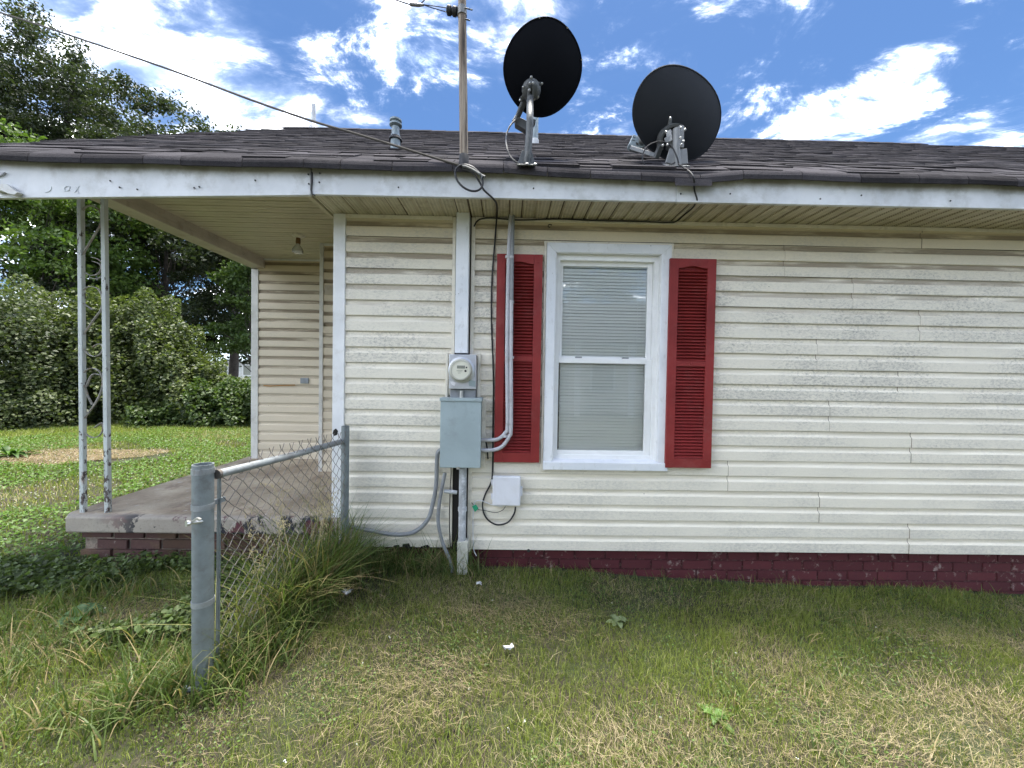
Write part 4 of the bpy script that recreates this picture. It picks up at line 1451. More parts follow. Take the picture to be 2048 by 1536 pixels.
# rotten opening beside the pipe
MB().box(XT0 + 0.012, XT1 - 0.014, -0.001, 0.011, ZB - 0.02, P(930, 930, 0).z).build('gap_board', 'dark_void', house)

# white junction box
jb = thing('junction_box', 'white plastic telephone junction box on the siding below the shutter', 'junction box', Vector((P(1013, 983, -0.05).x, -0.03, P(1013, 1013, -0.05).z)))
m = MB()
box_px(m, 985, 953, 1041, 1012, -0.075, -0.045)
m.build('lid', 'plastic_white', jb, bevel=0.007)
m = MB()
box_px(m, 986, 955, 1040, 1011, -0.0455, -0.012)
m.build('body', 'plastic_white', jb, bevel=0.003)
for q in (966, 994):
    m = MB()
    box_px(m, 982, q - 5, 986, q + 5, -0.06, -0.03)
    m.build('hinge', 'plastic_white', jb, bevel=0.002)
m = MB()
box_px(m, 1040, 975, 1045, 992, -0.06, -0.03)
m.build('hasp', 'plastic_white', jb, bevel=0.002)
for q in ((1003, 960, 1032, 962.5), (1003, 965, 1032, 966), (1017, 1000, 1033, 1004)):
    m = MB()
    box_px(m, *q, -0.0757, -0.07)
    m.build('embossing', 'plastic_white', jb)

# cables on the wall
cable('coaxial_cable', 'black_cable', [(925, 337, -0.41), (945, 345, -0.41), (958, 362, -0.40), (968, 380, -0.38), (985, 396, -0.35), (993, 408, -0.26), (994, 425, -0.10), (993, 440, -0.03), (990, 480, -0.025), (984, 560, -0.022), (983, 640, -0.022), (987, 760, -0.022), (986, 850, -0.022), (985, 945, -0.022), (981, 968, -0.022), (970, 990, -0.022), (965, 1012, -0.025), (972, 1035, -0.03), (992, 1049, -0.03), (1015, 1045, -0.03), (1028, 1028, -0.03), (1031, 1014, -0.04)], 0.0055, 'black cable dropping from the eave loop down the siding to the white junction box', 'cable')
lp = [P(938 + 27 * math.cos(a) + 6 * math.sin(a), 356 + 26 * math.sin(a) + 4 * math.cos(a), -0.415) for a in [2 * math.pi * i / 28 for i in range(28)]]
MB().tube(lp, 0.0058, 8, closed=True).build('cable_loop', 'black_cable', None, smooth=True, label='coiled loop of black cable hanging over the fascia below the mast', cat='cable')
m = MB().tube(smoothpts(PP([(925, 333), (933, 334), (948, 341), (962, 350), (970, 354)], -0.418), 4), [0.008] * 17, 8)
m.tube(smoothpts(PP([(960, 346), (964, 352), (962, 358)], -0.425), 4), 0.004, 6)
m.build('cable_clamp', 'bracket_grey', None, smooth=True, label='small metal cable clamp screwed to the eave under the mast', cat='clamp')
cable('coaxial_cable', 'black_cable', [(1357, 328, -0.33), (1372, 338, -0.36), (1382, 346, -0.40), (1388, 358, -0.415), (1389, 380, -0.36), (1394, 398, -0.352), (1392, 404, -0.33), (1385, 416, -0.25), (1368, 430, -0.12), (1352, 443, -0.035), (1335, 445, -0.028), (1280, 443, -0.028), (1190, 441, -0.028), (1115, 438, -0.028), (1040, 440, -0.028), (985, 436, -0.028), (962, 438, -0.026), (953, 444, -0.026), (948, 453, -0.022)], 0.0048, 'black cable running from the grey dish along the top of the siding to the duct', 'cable')
MB().strip(smoothpts(PP([(1104, 450), (1098, 449), (1096, 453), (1100, 455)], -0.02), 4), 0.006, 0.004, (0, 1, 0)).build('loose_clip', 'black_cable', None, label='small loose black cable clip stuck to the siding above the window', cat='clip')
cable('coaxial_cable', 'black_cable', [(966, 860, -0.02), (971, 880, -0.02), (974, 895, -0.02), (976, 918, -0.02)], 0.0045, 'short black cable tail poking out beside the panel box', 'cable', n=6)
cable('white_wire', 'plastic_white', [(1005, 1013, -0.04), (985, 1010, -0.035), (965, 1002, -0.03), (953, 1002, -0.03), (948, 1010, -0.025), (946, 1040, -0.02), (947, 1095, -0.02), (953, 1112, -0.03)], 0.0028, 'thin white wire curling from the junction box down the trim', 'wire', n=6)
wt_ = thing('tagged_wire', 'thin dark wire with a bright green tag below the junction box', 'wire', P(950, 1016, -0.035))
MB().tube(smoothpts(PP([(1011, 1013, -0.04), (1004, 1021, -0.035), (990, 1025, -0.03), (970, 1021, -0.03), (955, 1018, -0.03), (943, 1005, -0.02)], 0), 6), 0.0018, 6).build('strand', 'rubber', wt_, smooth=True)
MB().prism(PP([(944, 1013), (952, 1009), (957, 1017), (950, 1024)], -0.036), (0, 0.002, 0)).build('flag', 'green_tag', wt_)
MB().lathe([(0.011, 0), (0.010, 0.006), (0.002, 0.007)], P(1057, 1101, -0.015), (0, -1, 0), 10).build('vent_hole', 'ink_dark', house)
for q in ((788, 1091, 797, 1093), (806, 1088, 818, 1093), (815, 1094, 829, 1096), (842, 1093, 850, 1096), (848, 1091, 856, 1094)):
    MB().prism(PP([(q[0], q[1]), (q[2], q[1] - 1.5), (q[2] + 3, q[3]), ((q[0] + q[2]) / 2, q[3] + 2), (q[0] - 2, q[3])], -0.0160), (0, 0.0012, 0)).build('rot_hole', 'dark_void', house)
MB().prism(PP([(672, 857), (667, 860), (665, 867), (668, 872), (674, 870), (676, 862)], -0.0235), (0, 0.001, 0)).build('knot_hole', 'dark_void', house)

# ------------------------------------------------------------------ mast and overhead lines
YM = -0.37
mast = thing('service_mast', 'tall weathered wooden mast standing at the roof edge', 'mast', P(928, 327, YM))
ma, mb_ = P(928, 330, YM), P(922, -200, YM)
MB().tube([ma, ma.lerp(mb_, 0.5), mb_], [0.0235, 0.0225, 0.021], 14).build('pole', 'weathered_wood', mast, smooth=True)
d = (mb_ - ma).normalized()
MB().lathe([(0.0275, 0.0), (0.0275, 0.03), (0.0265, 0.034), (0.0265, 0.062), (0.0245, 0.066)], ma - d * 0.012, d, 16).build('boot', 'rubber', mast, smooth=True)
cl_ = P(924, 24, YM)
MB().lathe([(0.027, -0.022), (0.027, 0.022)], cl_, d, 14).build('clamp', 'bracket_light', mast, smooth=True)
MB().tube([P(930, 16, YM - 0.02), P(945, 20, YM - 0.02)], 0.004, 6).tube([P(930, 38, YM - 0.02), P(940, 41, YM - 0.02)], 0.004, 6).build('clamp_bolt', 'bracket_grey', mast)
MB().lathe([(0.014, -0.03), (0.024, -0.024), (0.024, -0.008), (0.017, 0), (0.024, 0.008), (0.024, 0.024), (0.014, 0.03)], P(904, 22, YM), Vector((1, 0, -0.15)), 14).build('insulator', 'rubber', mast, smooth=True)
sv = thing('service_wire', 'thin twin wire tied to the insulator near the mast top', 'wire', P(893, 22, YM))
MB().tube(PP([(893, 24), (862, 15), (845, 9)], YM), 0.0024, 6).tube(PP([(894, 16), (875, 13), (845, 9)], YM), 0.0024, 6).build('strand', 'black_cable', sv)
MB().tube(PP([(848, 10), (838, 10), (820, 8.5)], YM), [0.005, 0.009, 0.009], 8).build('wedge_clamp', 'bracket_light', sv, smooth=True)
MB().tube(PP([(820, 9), (795, 1), (700, -22), (400, -120)], YM), 0.0035, 6).build('lead', 'black_cable', sv)
MB().tube(smoothpts(PP([(838, 10), (846, 3), (850, -6), (846, -40)], YM), 4), 0.003, 6).build('tail', 'black_cable', sv)
ca = [(928, 333, -0.40), (870, 316, -0.38), (780, 288, -0.33), (700, 264, -0.28), (650, 250, -0.24), (600, 234, -0.2), (500, 199, -0.1), (350, 143, 0.1), (200, 91, 0.3), (0, 25, 0.6), (-300, -66, 1.2), (-700, -190, 2.0)]
MB().tube(smoothpts(PP(ca, 0), 6), 0.0068, 8).build('drop_cable', 'cable_grey', None, smooth=True, label='thick grey drop cable slanting up from the eave into the sky', cat='cable')

# ------------------------------------------------------------------ roof vents
def roofpt(px, py):
    d = ray(px, py)
    n = Vector((0, -SL, 1))
    o = Vector((0, YE, ZE + 0.012))
    return CAM + d * ((o - CAM).dot(n) / d.dot(n))


v = roofpt(791, 298)
v.z -= 0.03
DV = (v.y - CAM.y)
vt = thing('roof_vent', 'grey vent pipe with a round cap on the shingle roof', 'vent', v)
s = DV / F_PX
MB().lathe([(7.5 * s, -0.02), (7.5 * s, 50 * s)], v, (0, 0, 1), 16).build('pipe', 'vent_grey', vt, smooth=True)
MB().lathe([(9.5 * s, -0.02), (9.2 * s, 26 * s), (11 * s, 27 * s), (9 * s, 33 * s), (8 * s, 36 * s)], v, (0, 0, 1), 18).build('flashing', 'vent_grey', vt, smooth=True)
MB().lathe([(12.5 * s, 25 * s), (12 * s, 28 * s), (8.5 * s, 33 * s)], v, (0, 0, 1), 18).build('collar', 'rubber', vt, smooth=True)
MB().lathe([(7 * s, 50 * s), (12 * s, 53 * s), (12 * s, 56 * s), (8 * s, 58 * s), (8 * s, 60 * s), (11.5 * s, 61 * s), (11.5 * s, 64 * s), (6 * s, 67 * s), (0.001, 68 * s)], v, (0, 0, 1), 18).build('cap', 'vent_grey', vt, smooth=True)
v = roofpt(1069, 287)
s = (v.y - CAM.y) / F_PX
vt = thing('roof_vent', 'plain grey flue pipe rising behind the black dish', 'vent', v)
MB().lathe([(7 * s, -0.03), (7 * s, 58 * s)], v - Vector((0, 0, 0.02)), (0, 0, 1), 16).build('pipe', 'vent_grey', vt, smooth=True)
MB().lathe([(8.5 * s, -0.03), (8.5 * s, 6 * s), (7.5 * s, 7 * s)], v, (0, 0, 1), 16).build('collar', 'pvc_white', vt, smooth=True)
v = P(627, 268, YRG - 0.03)
v.z = ZRG
s = (v.y - CAM.y) / F_PX
vt = thing('roof_vent', 'thin white vent pipe standing at the end of the roof ridge', 'vent', v)
MB().lathe([(4.2 * s, -0.03), (4.0 * s, 46 * s)], v, (0, 0, 1), 12).build('pipe', 'pvc_white', vt, smooth=True)
MB().lathe([(9.5 * s, -0.06), (8 * s, 4 * s), (5 * s, 8 * s), (3.2 * s, 9 * s)], v, (0, 0, 1), 14).build('flashing', 'conduit_grey', vt, smooth=True)


# ------------------------------------------------------------------ satellite dishes
def dish_shell(th, cpx, n, YC, ax, ay, tilt, depth, mat, rimmat):
    n = Vector(n).normalized()
    c = P(cpx[0], cpx[1], YC)
    K, RG = 56, 8
    bnd = []
    for i in range(K):
        a = 2 * math.pi * i / K
        e = 1.0 + 0.012 * math.cos(4 * a)
        ex, ey = ax * math.cos(a) * e, ay * math.sin(a) * e
        bnd.append(onplane(cpx[0] + ex * math.cos(tilt) - ey * math.sin(tilt), cpx[1] + ex * math.sin(tilt) + ey * math.cos(tilt), c, n))
    cc = sum(bnd, Vector()) / K
    V, Fc = [], []
    th_ = 0.004
    for lay in (0, 1):
        for r in range(1, RG + 1):
            q = r / RG
            for i in range(K):
                V.append(cc + (bnd[i] - cc) * q - n * (depth * (1 - q * q)) + n * th_ * lay)
    o2 = RG * K
    V += [cc - n * depth, cc - n * (depth - th_)]
    for lay in (0, 1):
        o = o2 * lay
        for r in range(RG - 1):
            for i in range(K):
                j = (i + 1) % K
                f = (o + r * K + i, o + r * K + j, o + (r + 1) * K + j, o + (r + 1) * K + i)
                Fc.append(f if lay else f[::-1])
        for i in range(K):
            f = (2 * o2 + lay, o + i, o + (i + 1) % K)
            Fc.append(f if lay else f[::-1])
    for i in range(K):
        j = (i + 1) % K
        Fc.append((o2 - K + i, o2 - K + j, 2 * o2 - K + j, 2 * o2 - K + i))
    sh = MB().add(V, Fc).build('reflector', mat, th, smooth=True)
    MB().tube([b + n * 0.002 for b in bnd], 0.0055, 8, closed=True).build('rim', rimmat, sh, smooth=True)
    return c, cc, n, bnd, sh


def bolts(lst, Y, parent, mat='bolt_metal', r=0.006, dirn=(0, -1, -0.3)):
    for q in lst:
        MB().lathe([(r, 0), (r, 0.008), (r * 0.6, 0.011)], P(q[0], q[1], Y), dirn, 8).build('bolt', mat, parent)


# black dish
foot = roofpt(1053, 331)
d1 = thing('satellite_dish', 'tall oval black satellite dish on a bent grey pole', 'satellite dish', foot)
n1 = (-0.16, 0.80, 0.58)
c, cc, n, bnd, sh = dish_shell(d1, (1085.5, 134), n1, -0.13, 76.5, 98.5, R(6), 0.045, 'dish_black', 'dish_black')
bk = lambda px, py, off=0.0: onplane(px, py, cc - n * (0.05 + off), n)
# pole
fy = foot.y
plp = [foot + Vector((0, 0, 0.01)), P(1056, 300, fy - 0.01), P(1059, 262, fy - 0.01), P(1060, 225, fy + 0.01), bk(1060, 195, 0.07), bk(1060, 172, 0.06)]
MB().tube(smoothpts(plp, 6), 0.0195, 14).build('pole', 'bracket_grey', d1, smooth=True)
m = MB()
m.lathe([(0.058, 0.0), (0.058, 0.02), (0.045, 0.034), (0.03, 0.04)], bk(1062, 180), -n, 22)
m.build('mount_plate', 'bracket_grey', d1, smooth=True)
m = MB()
m.bar(bk(1057, 164, 0.05), bk(1057, 198, 0.06), 0.012, 0.05, n)
m.bar(bk(1064, 164, 0.05), bk(1064, 198, 0.06), 0.012, 0.05, n)
m.build('clevis', 'bracket_grey', d1, bevel=0.002)
m = MB()
for q in ((1062, 154, 1062, 164), (1082, 167, 1074, 174), (1040, 201, 1050, 190), (1076, 197, 1070, 188)):
    m.bar(bk(q[0], q[1], 0.002), bk(q[2], q[3], 0.01), 0.022, 0.012, n)
m.build('mount_ears', 'bracket_grey', d1, bevel=0.002)
for q in ((1062, 154), (1083, 167), (1040, 200), (1075, 194), (1059, 166), (1065, 166), (1058, 180), (1046, 174), (1068, 198)):
    MB().lathe([(0.007, 0), (0.007, 0.016), (0.004, 0.02)], bk(q[0], q[1], 0.012 if q[0] in (1062, 1083, 1040, 1075, 1046, 1068) else 0.085), -n, 8).build('bolt', 'bolt_metal', d1)
MB().tube([bk(1050, 200, -0.01), bk(1043, 215, -0.03), P(1036, 232, cc.y + 0.12)], [0.02, 0.019, 0.017], 12).build('feed_arm', 'bracket_grey', d1, smooth=True)
m = MB()
poly = PP([(1029, 236), (1034, 231), (1062, 245), (1066, 237), (1072, 239), (1062, 256), (1050, 259), (1030, 247)], cc.y + 0.14)
m.prism(poly, (0, 0.05, 0))
m.build('receiver', 'bracket_grey', d1, bevel=0.003)
m = MB().lathe([(0.011, -0.02), (0.012, 0.02)], P(1030, 238, cc.y + 0.12), (0.5, 0, 0.8), 10)
m.build('connector', 'bracket_light', d1, smooth=True)
m = MB()
m.prism([foot + Vector(q) for q in ((-0.055, -0.03, -0.018), (0.055, -0.03, -0.018), (0.045, 0.07, 0.05), (-0.045, 0.07, 0.05))], (0, -0.004, 0.006))
m.bar(foot + Vector((-0.03, 0, 0.0)), foot + Vector((-0.006, 0, 0.075)), 0.01, 0.04)
m.bar(foot + Vector((0.03, 0, 0.0)), foot + Vector((0.006, 0, 0.075)), 0.01, 0.04)
m.build('foot', 'bracket_grey', d1, bevel=0.002)
MB().lathe([(0.011, 0), (0.010, 0.004), (0.003, 0.006)], foot + Vector((0.0, -0.04, -0.012)), nu, 10).build('bolt', 'bolt_metal', d1)
MB().lathe([(0.011, 0), (0.010, 0.004), (0.003, 0.006)], foot + Vector((0.045, -0.03, -0.008)), nu, 10).build('bolt', 'bolt_metal', d1)
for i in (40, 47, 54):
    MB().lathe([(0.004, 0), (0.004, 0.008)], bnd[i] - n * 0.004, -n, 8).build('rim_screw', 'bolt_metal', d1)
MB().tube(smoothpts([P(1031, 240, cc.y + 0.11), P(1020, 252, cc.y + 0.06), P(1013, 270, cc.y), P(1013, 290, fy + 0.05), P(1020, 312, fy), P(1032, 324, fy - 0.02), P(1042, 331, fy - 0.02)], 8), 0.005, 8).build('lead_cable', 'black_cable', d1, smooth=True)

# grey dish
foot = roofpt(1352, 333)
d2 = thing('satellite_dish', 'rounder dark grey satellite dish on a short stub pole, receiver showing at its side', 'satellite dish', foot)
n2 = (-0.30, 0.80, 0.52)
c, cc, n, bnd, sh = dish_shell(d2, (1354, 227), n2, -0.10, 86.5, 96.5, R(-16), 0.05, 'dish_grey', 'dish_grey')
bk = lambda px, py, off=0.0: onplane(px, py, cc - n * (0.05 + off), n)
fy = foot.y
MB().tube([foot + Vector((0.01, 0, 0.0)), P(1353, 300, fy), P(1353, 258, fy)], 0.0205, 14).build('pole', 'bracket_light', d2, smooth=True)
m = MB()
arc = [bk(1321, 300), bk(1319, 285), bk(1322, 270), bk(1332, 257), bk(1345, 250), bk(1358, 252), bk(1366, 258)]
m.strip(smoothpts(arc, 5), 0.04, 0.018, n)
m.build('mount_bracket', 'bracket_grey', d2, bevel=0.002)
m = MB()
m.bar(bk(1338, 256, 0.0), bk(1340, 238, -0.01), 0.024, 0.014, n)
m.bar(bk(1345, 262, 0.02), bk(1342, 300, 0.02), 0.05, 0.05, n)
m.build('mount_core', 'bracket_grey', d2, bevel=0.003)
m = MB()
m.bar(P(1362, 252, fy - 0.005), P(1362, 296, fy - 0.005), 0.014, 0.03)
m.bar(P(1337, 262, fy + 0.03), P(1341, 284, fy + 0.02), 0.012, 0.03)
m.bar(P(1330, 282, fy + 0.03), P(1343, 276, fy + 0.02), 0.012, 0.03)
m.build('clamp', 'bracket_light', d2, bevel=0.002)
bolts([(1340, 237), (1332, 264), (1369, 260), (1366, 283), (1361, 256), (1360, 276), (1362, 290), (1334, 290), (1325, 291)], fy - 0.03, d2, r=0.007)
m = MB()
m.bar(P(1263, 296, cc.y + 0.20), P(1314, 312, cc.y + 0.03), 0.028, 0.024)
m.build('feed_arm', 'bracket_light', d2, bevel=0.003)
m = MB()
m.bar(P(1312, 316, cc.y + 0.03), P(1322, 290, cc.y - 0.02), 0.03, 0.03)
m.build('arm_socket', 'bracket_grey', d2, bevel=0.003)
m = MB()
poly = PP([(1259, 287), (1267, 268), (1276, 272), (1288, 283), (1291, 292), (1280, 297), (1264, 293)], cc.y + 0.22)
m.prism(poly, (0, 0.06, 0))
m.build('receiver', 'vent_grey', d2, bevel=0.003)
m = MB()
for q in ((1266, 273, 1271, 276), (1264, 279, 1270, 282), (1272, 284, 1277, 291), (1280, 288, 1287, 290)):
    m.prism(PP([(q[0], q[1]), (q[2], q[1] + 2), (q[2], q[3]), (q[0], q[3] - 2)], cc.y + 0.2185), (0, 0.002, 0))
m.build('receiver_slots', 'ink_dark', d2)
MB().lathe([(0.022, 0.0), (0.026, 0.02), (0.026, 0.05), (0.02, 0.055)], P(1279, 281, cc.y + 0.21), (0.75, -0.5, -0.05), 14).build('feed_horn', 'bracket_light', d2, smooth=True)
m = MB()
m.bar(foot + Vector((-0.035, 0, 0.012)), foot + Vector((-0.012, 0, 0.095)), 0.012, 0.06)
m.bar(foot + Vector((0.04, 0, 0.012)), foot + Vector((0.03, 0, 0.10)), 0.012, 0.06)
m.prism([foot + Vector(q) for q in ((-0.07, -0.03, -0.018), (0.07, -0.03, -0.018), (0.06, 0.08, 0.055), (-0.06, 0.08, 0.055))], (0, -0.004, 0.006))
m.build('foot', 'bracket_light', d2, bevel=0.003)
lp = smoothpts([P(1350, 325, fy - 0.02), P(1330, 334, fy - 0.03), P(1303, 337, fy - 0.03), P(1287, 326, fy - 0.03), P(1286, 308, fy - 0.03), P(1298, 290, fy - 0.03), P(1322, 283, fy - 0.03), P(1342, 292, fy - 0.035), P(1353, 312, fy - 0.035), P(1358, 330, fy - 0.03)], 6)
MB().tube(lp, 0.0042, 8).build('lead_cable', 'black_cable', d2, smooth=True)

# ------------------------------------------------------------------ vegetation
def inside_built(x, y):
    h = (x > XC - 0.02) & (y > 0.0) & (x < XR) & (y < 6.7)
    p = (x > SX0 - 0.02) & (y > -0.04) & (x < XC + 0.1) & (y < 6.7)
    return h | p


def vn(x, y, s, seed=0):
    """smooth pseudo noise in 0..1"""
    a = np.sin(x * s * 1.7 + seed) * np.cos(y * s * 1.3 + seed * 2.1) + np.sin(x * s * 0.9 - y * s * 1.9 + seed * 0.7) + 0.6 * np.sin(x * s * 3.1 + y * s * 2.7 + seed * 1.9)
    return np.clip(a / 4.4 + 0.5, 0, 1)


def grass_cols(n, straw, warm):
    g0 = np.array([0.070, 0.105, 0.018])
    g1 = np.array([0.29, 0.325, 0.08])
    s0 = np.array([0.20, 0.16, 0.085])
    s1 = np.array([0.46, 0.39, 0.25])
    t = rng.random((n, 1))
    c = g0 + (g1 - g0) * (t * 0.7 + warm[:, None] * 0.3)
    u = rng.random((n, 1))
    return np.where(straw[:, None], s0 + (s1 - s0) * u, c)


# front lawn
N = 460000
X = rng.uniform(-4.6, 4.6, N)
Y = -rng.uniform(0, 1, N) ** 1.0 * 2.35 + 0.03
keep = ~inside_built(X, Y) & (rng.random(N) < 1.15 - 0.25 * ((Y + 2.35) / 2.4))
dry = vn(X, Y, 1.6, 2.0) * 0.6 + vn(X, Y, 4.2, 5.0) * 0.4
near_wall = np.clip((Y + 0.45) / 0.45, 0, 1)
keep &= rng.random(N) < 1.05 - 0.45 * np.clip((dry - 0.55) * 4, 0, 1)
X, Y, dry, nw = X[keep], Y[keep], dry[keep], near_wall[keep]
n = len(X)
straw = rng.random(n) < np.clip((dry - 0.44) * 2.4, 0.05, 0.62) * np.where(X < -1.25, 0.45, 1.0)
H = rng.uniform(0.02, 0.052, n) * (0.55 + 0.9 * vn(X, Y, 3.0, 1.0)) * (0.8 + 0.4 * vn(X, Y, 11.0, 3.0))
H = np.where(rng.random(n) < 0.03, H * 2.0, H)
H = H * np.where(straw, 0.9, 1.0)
W = rng.uniform(0.0012, 0.0027, n)
la = rng.uniform(0, 2 * math.pi, n)
lm_ = H * np.where(straw, rng.uniform(0.6, 1.0, n), rng.uniform(0.1, 0.75, n))
lean = np.stack([np.cos(la) * lm_, np.sin(la) * lm_], 1)
B = np.stack([X, Y, gz(X, Y) - 0.004], 1)
go = blades('lawn_grass', B, H, W, lean, grass_cols(n, straw, vn(X, Y, 2.2, 4.0)))
tag(go, 'short patchy green and straw lawn in front of the house', 'grass', kind='stuff')

# straw lying about in mats
N = 34000
cx_ = np.concatenate([rng.uniform(-1.0, 3.6, 36), rng.uniform(-3.2, -1.2, 10)])
cy_ = rng.uniform(-1.75, -0.25, 46)
k = rng.integers(0, 46, N)
X = cx_[k] + rng.normal(0, 0.19, N)
Y = cy_[k] + rng.normal(0, 0.10, N)
keep = ~inside_built(X, Y) & (Y < 0.0)
X, Y, k = X[keep], Y[keep], k[keep]
n = len(X)
H = rng.uniform(0.02, 0.085, n)
base_dir = (k * 1.7) % 6.28
la = base_dir + rng.normal(0, 0.7, n)
lean = np.stack([np.cos(la), np.sin(la)], 1) * (H * 1.07)[:, None]
B = np.stack([X, Y, gz(X, Y) + rng.uniform(0.006, 0.034, n)], 1)
u = rng.random((n, 1))
cols = np.array([0.20, 0.16, 0.09]) + u * np.array([0.25, 0.21, 0.14])
go = blades('dead_straw', B, H, rng.uniform(0.0008, 0.0017, n), lean, cols, curl=0.0)
tag(go, 'mats of dry straw lying on the front lawn', 'straw', kind='stuff')

# clover and small broad leaves mixed into the front lawn
N = 60000
X = rng.uniform(-4.2, 4.2, N)
Y = -rng.random(N) * 2.2 - 0.02
keep = ~inside_built(X, Y) & (vn(X, Y, 3.4, 6.0) > 0.58)
X, Y = X[keep], Y[keep]
n = len(X)
C = np.stack([X, Y, gz(X, Y) + rng.uniform(0.012, 0.042, n)], 1)
cols = np.array([0.085, 0.135, 0.03]) * (0.45 + 0.9 * rng.random((n, 1)))
go = leaves('lawn_clover', C, rng.uniform(0.006, 0.012, n), cols, up=1.4, aspect=0.9)
tag(go, 'patches of small clover leaves in the front lawn', 'clover', kind='stuff')

# street-side lawn beyond the porch
N = 210000
X = -2.4 - rng.random(N) ** 0.85 * 12.0
Y = rng.uniform(-1.9, 9.5, N)
keep = ~inside_built(X, Y) & ~((X > -4.2) & (Y < 0.0) & (rng.random(N) < 0.5))
X, Y = X[keep], Y[keep]
n = len(X)
D = np.sqrt(X ** 2 + (Y + 2.5) ** 2)
patch = ((X + 6.1) / 1.15) ** 2 + ((Y - 3.2) / 0.55) ** 2 < 1 + 0.4 * np.sin(X * 9) * np.cos(Y * 7)
kp = ~(patch & (rng.random(n) < 0.88))
X, Y, D = X[kp], Y[kp], D[kp]
n = len(X)
straw = rng.random(n) < np.clip((vn(X, Y, 0.9, 3.0) - 0.52) * 1.6, 0.03, 0.5)
H = rng.uniform(0.03, 0.085, n) * np.where(Y > 4.6, 1.6, 1.0)
W = rng.uniform(0.0022, 0.0038, n) * np.clip(D / 3.0, 0.8, 2.6)
la = rng.uniform(0, 2 * math.pi, n)
lm_ = H * rng.uniform(0.15, 0.9, n)
lean = np.stack([np.cos(la) * lm_, np.sin(la) * lm_], 1)
B = np.stack([X, Y, gz(X, Y) - 0.004], 1)
cols = grass_cols(n, straw, vn(X, Y, 1.2, 4.0))
go = blades('yard_grass', B, H, W, lean, cols)
tag(go, 'sunny green grass of the yard beyond the porch', 'grass', kind='stuff')
# clover leaves and flowers in that yard
N = 90000
X = -2.6 - rng.random(N) * 9.5
Y = rng.uniform(-1.6, 6.0, N)
keep = ~inside_built(X, Y) & (vn(X, Y, 1.1, 8.0) > 0.32) & ~(((X + 6.1) / 1.2) ** 2 + ((Y - 3.2) / 0.6) ** 2 < 1)
X, Y = X[keep], Y[keep]
n = len(X)
C = np.stack([X, Y, gz(X, Y) + rng.uniform(0.02, 0.06, n)], 1)
cols = np.array([0.085, 0.15, 0.03]) * (0.7 + 0.8 * rng.random((n, 1)))
go = leaves('clover', C, rng.uniform(0.018, 0.034, n), cols, up=1.6, aspect=0.95)
tag(go, 'low clover leaves spread through the yard grass', 'clover', kind='stuff')
N = 2600
X = np.concatenate([-2.8 - rng.random(N) * 7.5, rng.uniform(-2.6, 3.0, 45)])
Y = np.concatenate([rng.uniform(-1.2, 4.6, N), rng.uniform(-1.5, -0.35, 45)])
keep = ~inside_built(X, Y)
X, Y = X[keep], Y[keep]
n = len(X)
C = np.repeat(np.stack([X, Y, gz(X, Y) + rng.uniform(0.03, 0.06, n)], 1), 4, 0) + rng.normal(0, 0.003, (n * 4, 3))
go = leaves('clover_flowers', C, np.repeat(np.where(Y < -0.3, 0.005, 0.008), 4) * rng.uniform(0.8, 1.2, n * 4), np.full((n * 4, 3), 0.62) * (0.8 + 0.3 * rng.random((n * 4, 1))), up=0.3, aspect=1.0)
tag(go, 'tiny white clover flowers dotted over the grass', 'flowers', kind='stuff')

N = 6000
a_ = rng.uniform(0, 2 * math.pi, N)
r_ = np.sqrt(rng.random(N)) * (1 + 0.2 * np.sin(a_ * 3))
X = -6.3 + 1.05 * r_ * np.cos(a_)
Y = 3.2 + 0.55 * r_ * np.sin(a_)
H = rng.uniform(0.05, 0.12, N)
la = rng.uniform(0, 2 * math.pi, N)
cols = np.array([0.20, 0.15, 0.095]) + rng.random((N, 1)) * np.array([0.20, 0.165, 0.12])
go = blades('dry_clippings', np.stack([X, Y, gz(X, Y) + 0.012], 1), H, rng.uniform(0.004, 0.009, N), np.stack([np.cos(la), np.sin(la)], 1) * (H * 1.06)[:, None], cols, curl=0.0)
tag(go, 'brown patch of dry clippings in the yard beyond the iron post', 'straw', kind='stuff')

# low leafy ground cover in front of the porch bricks
N = 15000
X = rng.uniform(-3.3, -1.0, N)
Y = rng.uniform(-0.75, 0.0, N)
keep = ~inside_built(X, Y) & (vn(X, Y, 2.3, 1.0) + 0.25 * (Y + 0.4) > 0.38)
X, Y = X[keep], Y[keep]
n = len(X)
C = np.stack([X, Y, gz(X, Y) + rng.uniform(0.01, 0.085, n)], 1)
cols = np.array([0.10, 0.14, 0.048]) * (0.4 + 1.0 * rng.random((n, 1)))
go = leaves('ground_cover', C, rng.uniform(0.018, 0.038, n), cols, up=1.0, aspect=0.85)
tag(go, 'small leafy ground cover growing below the porch bricks', 'ground cover', kind='stuff')


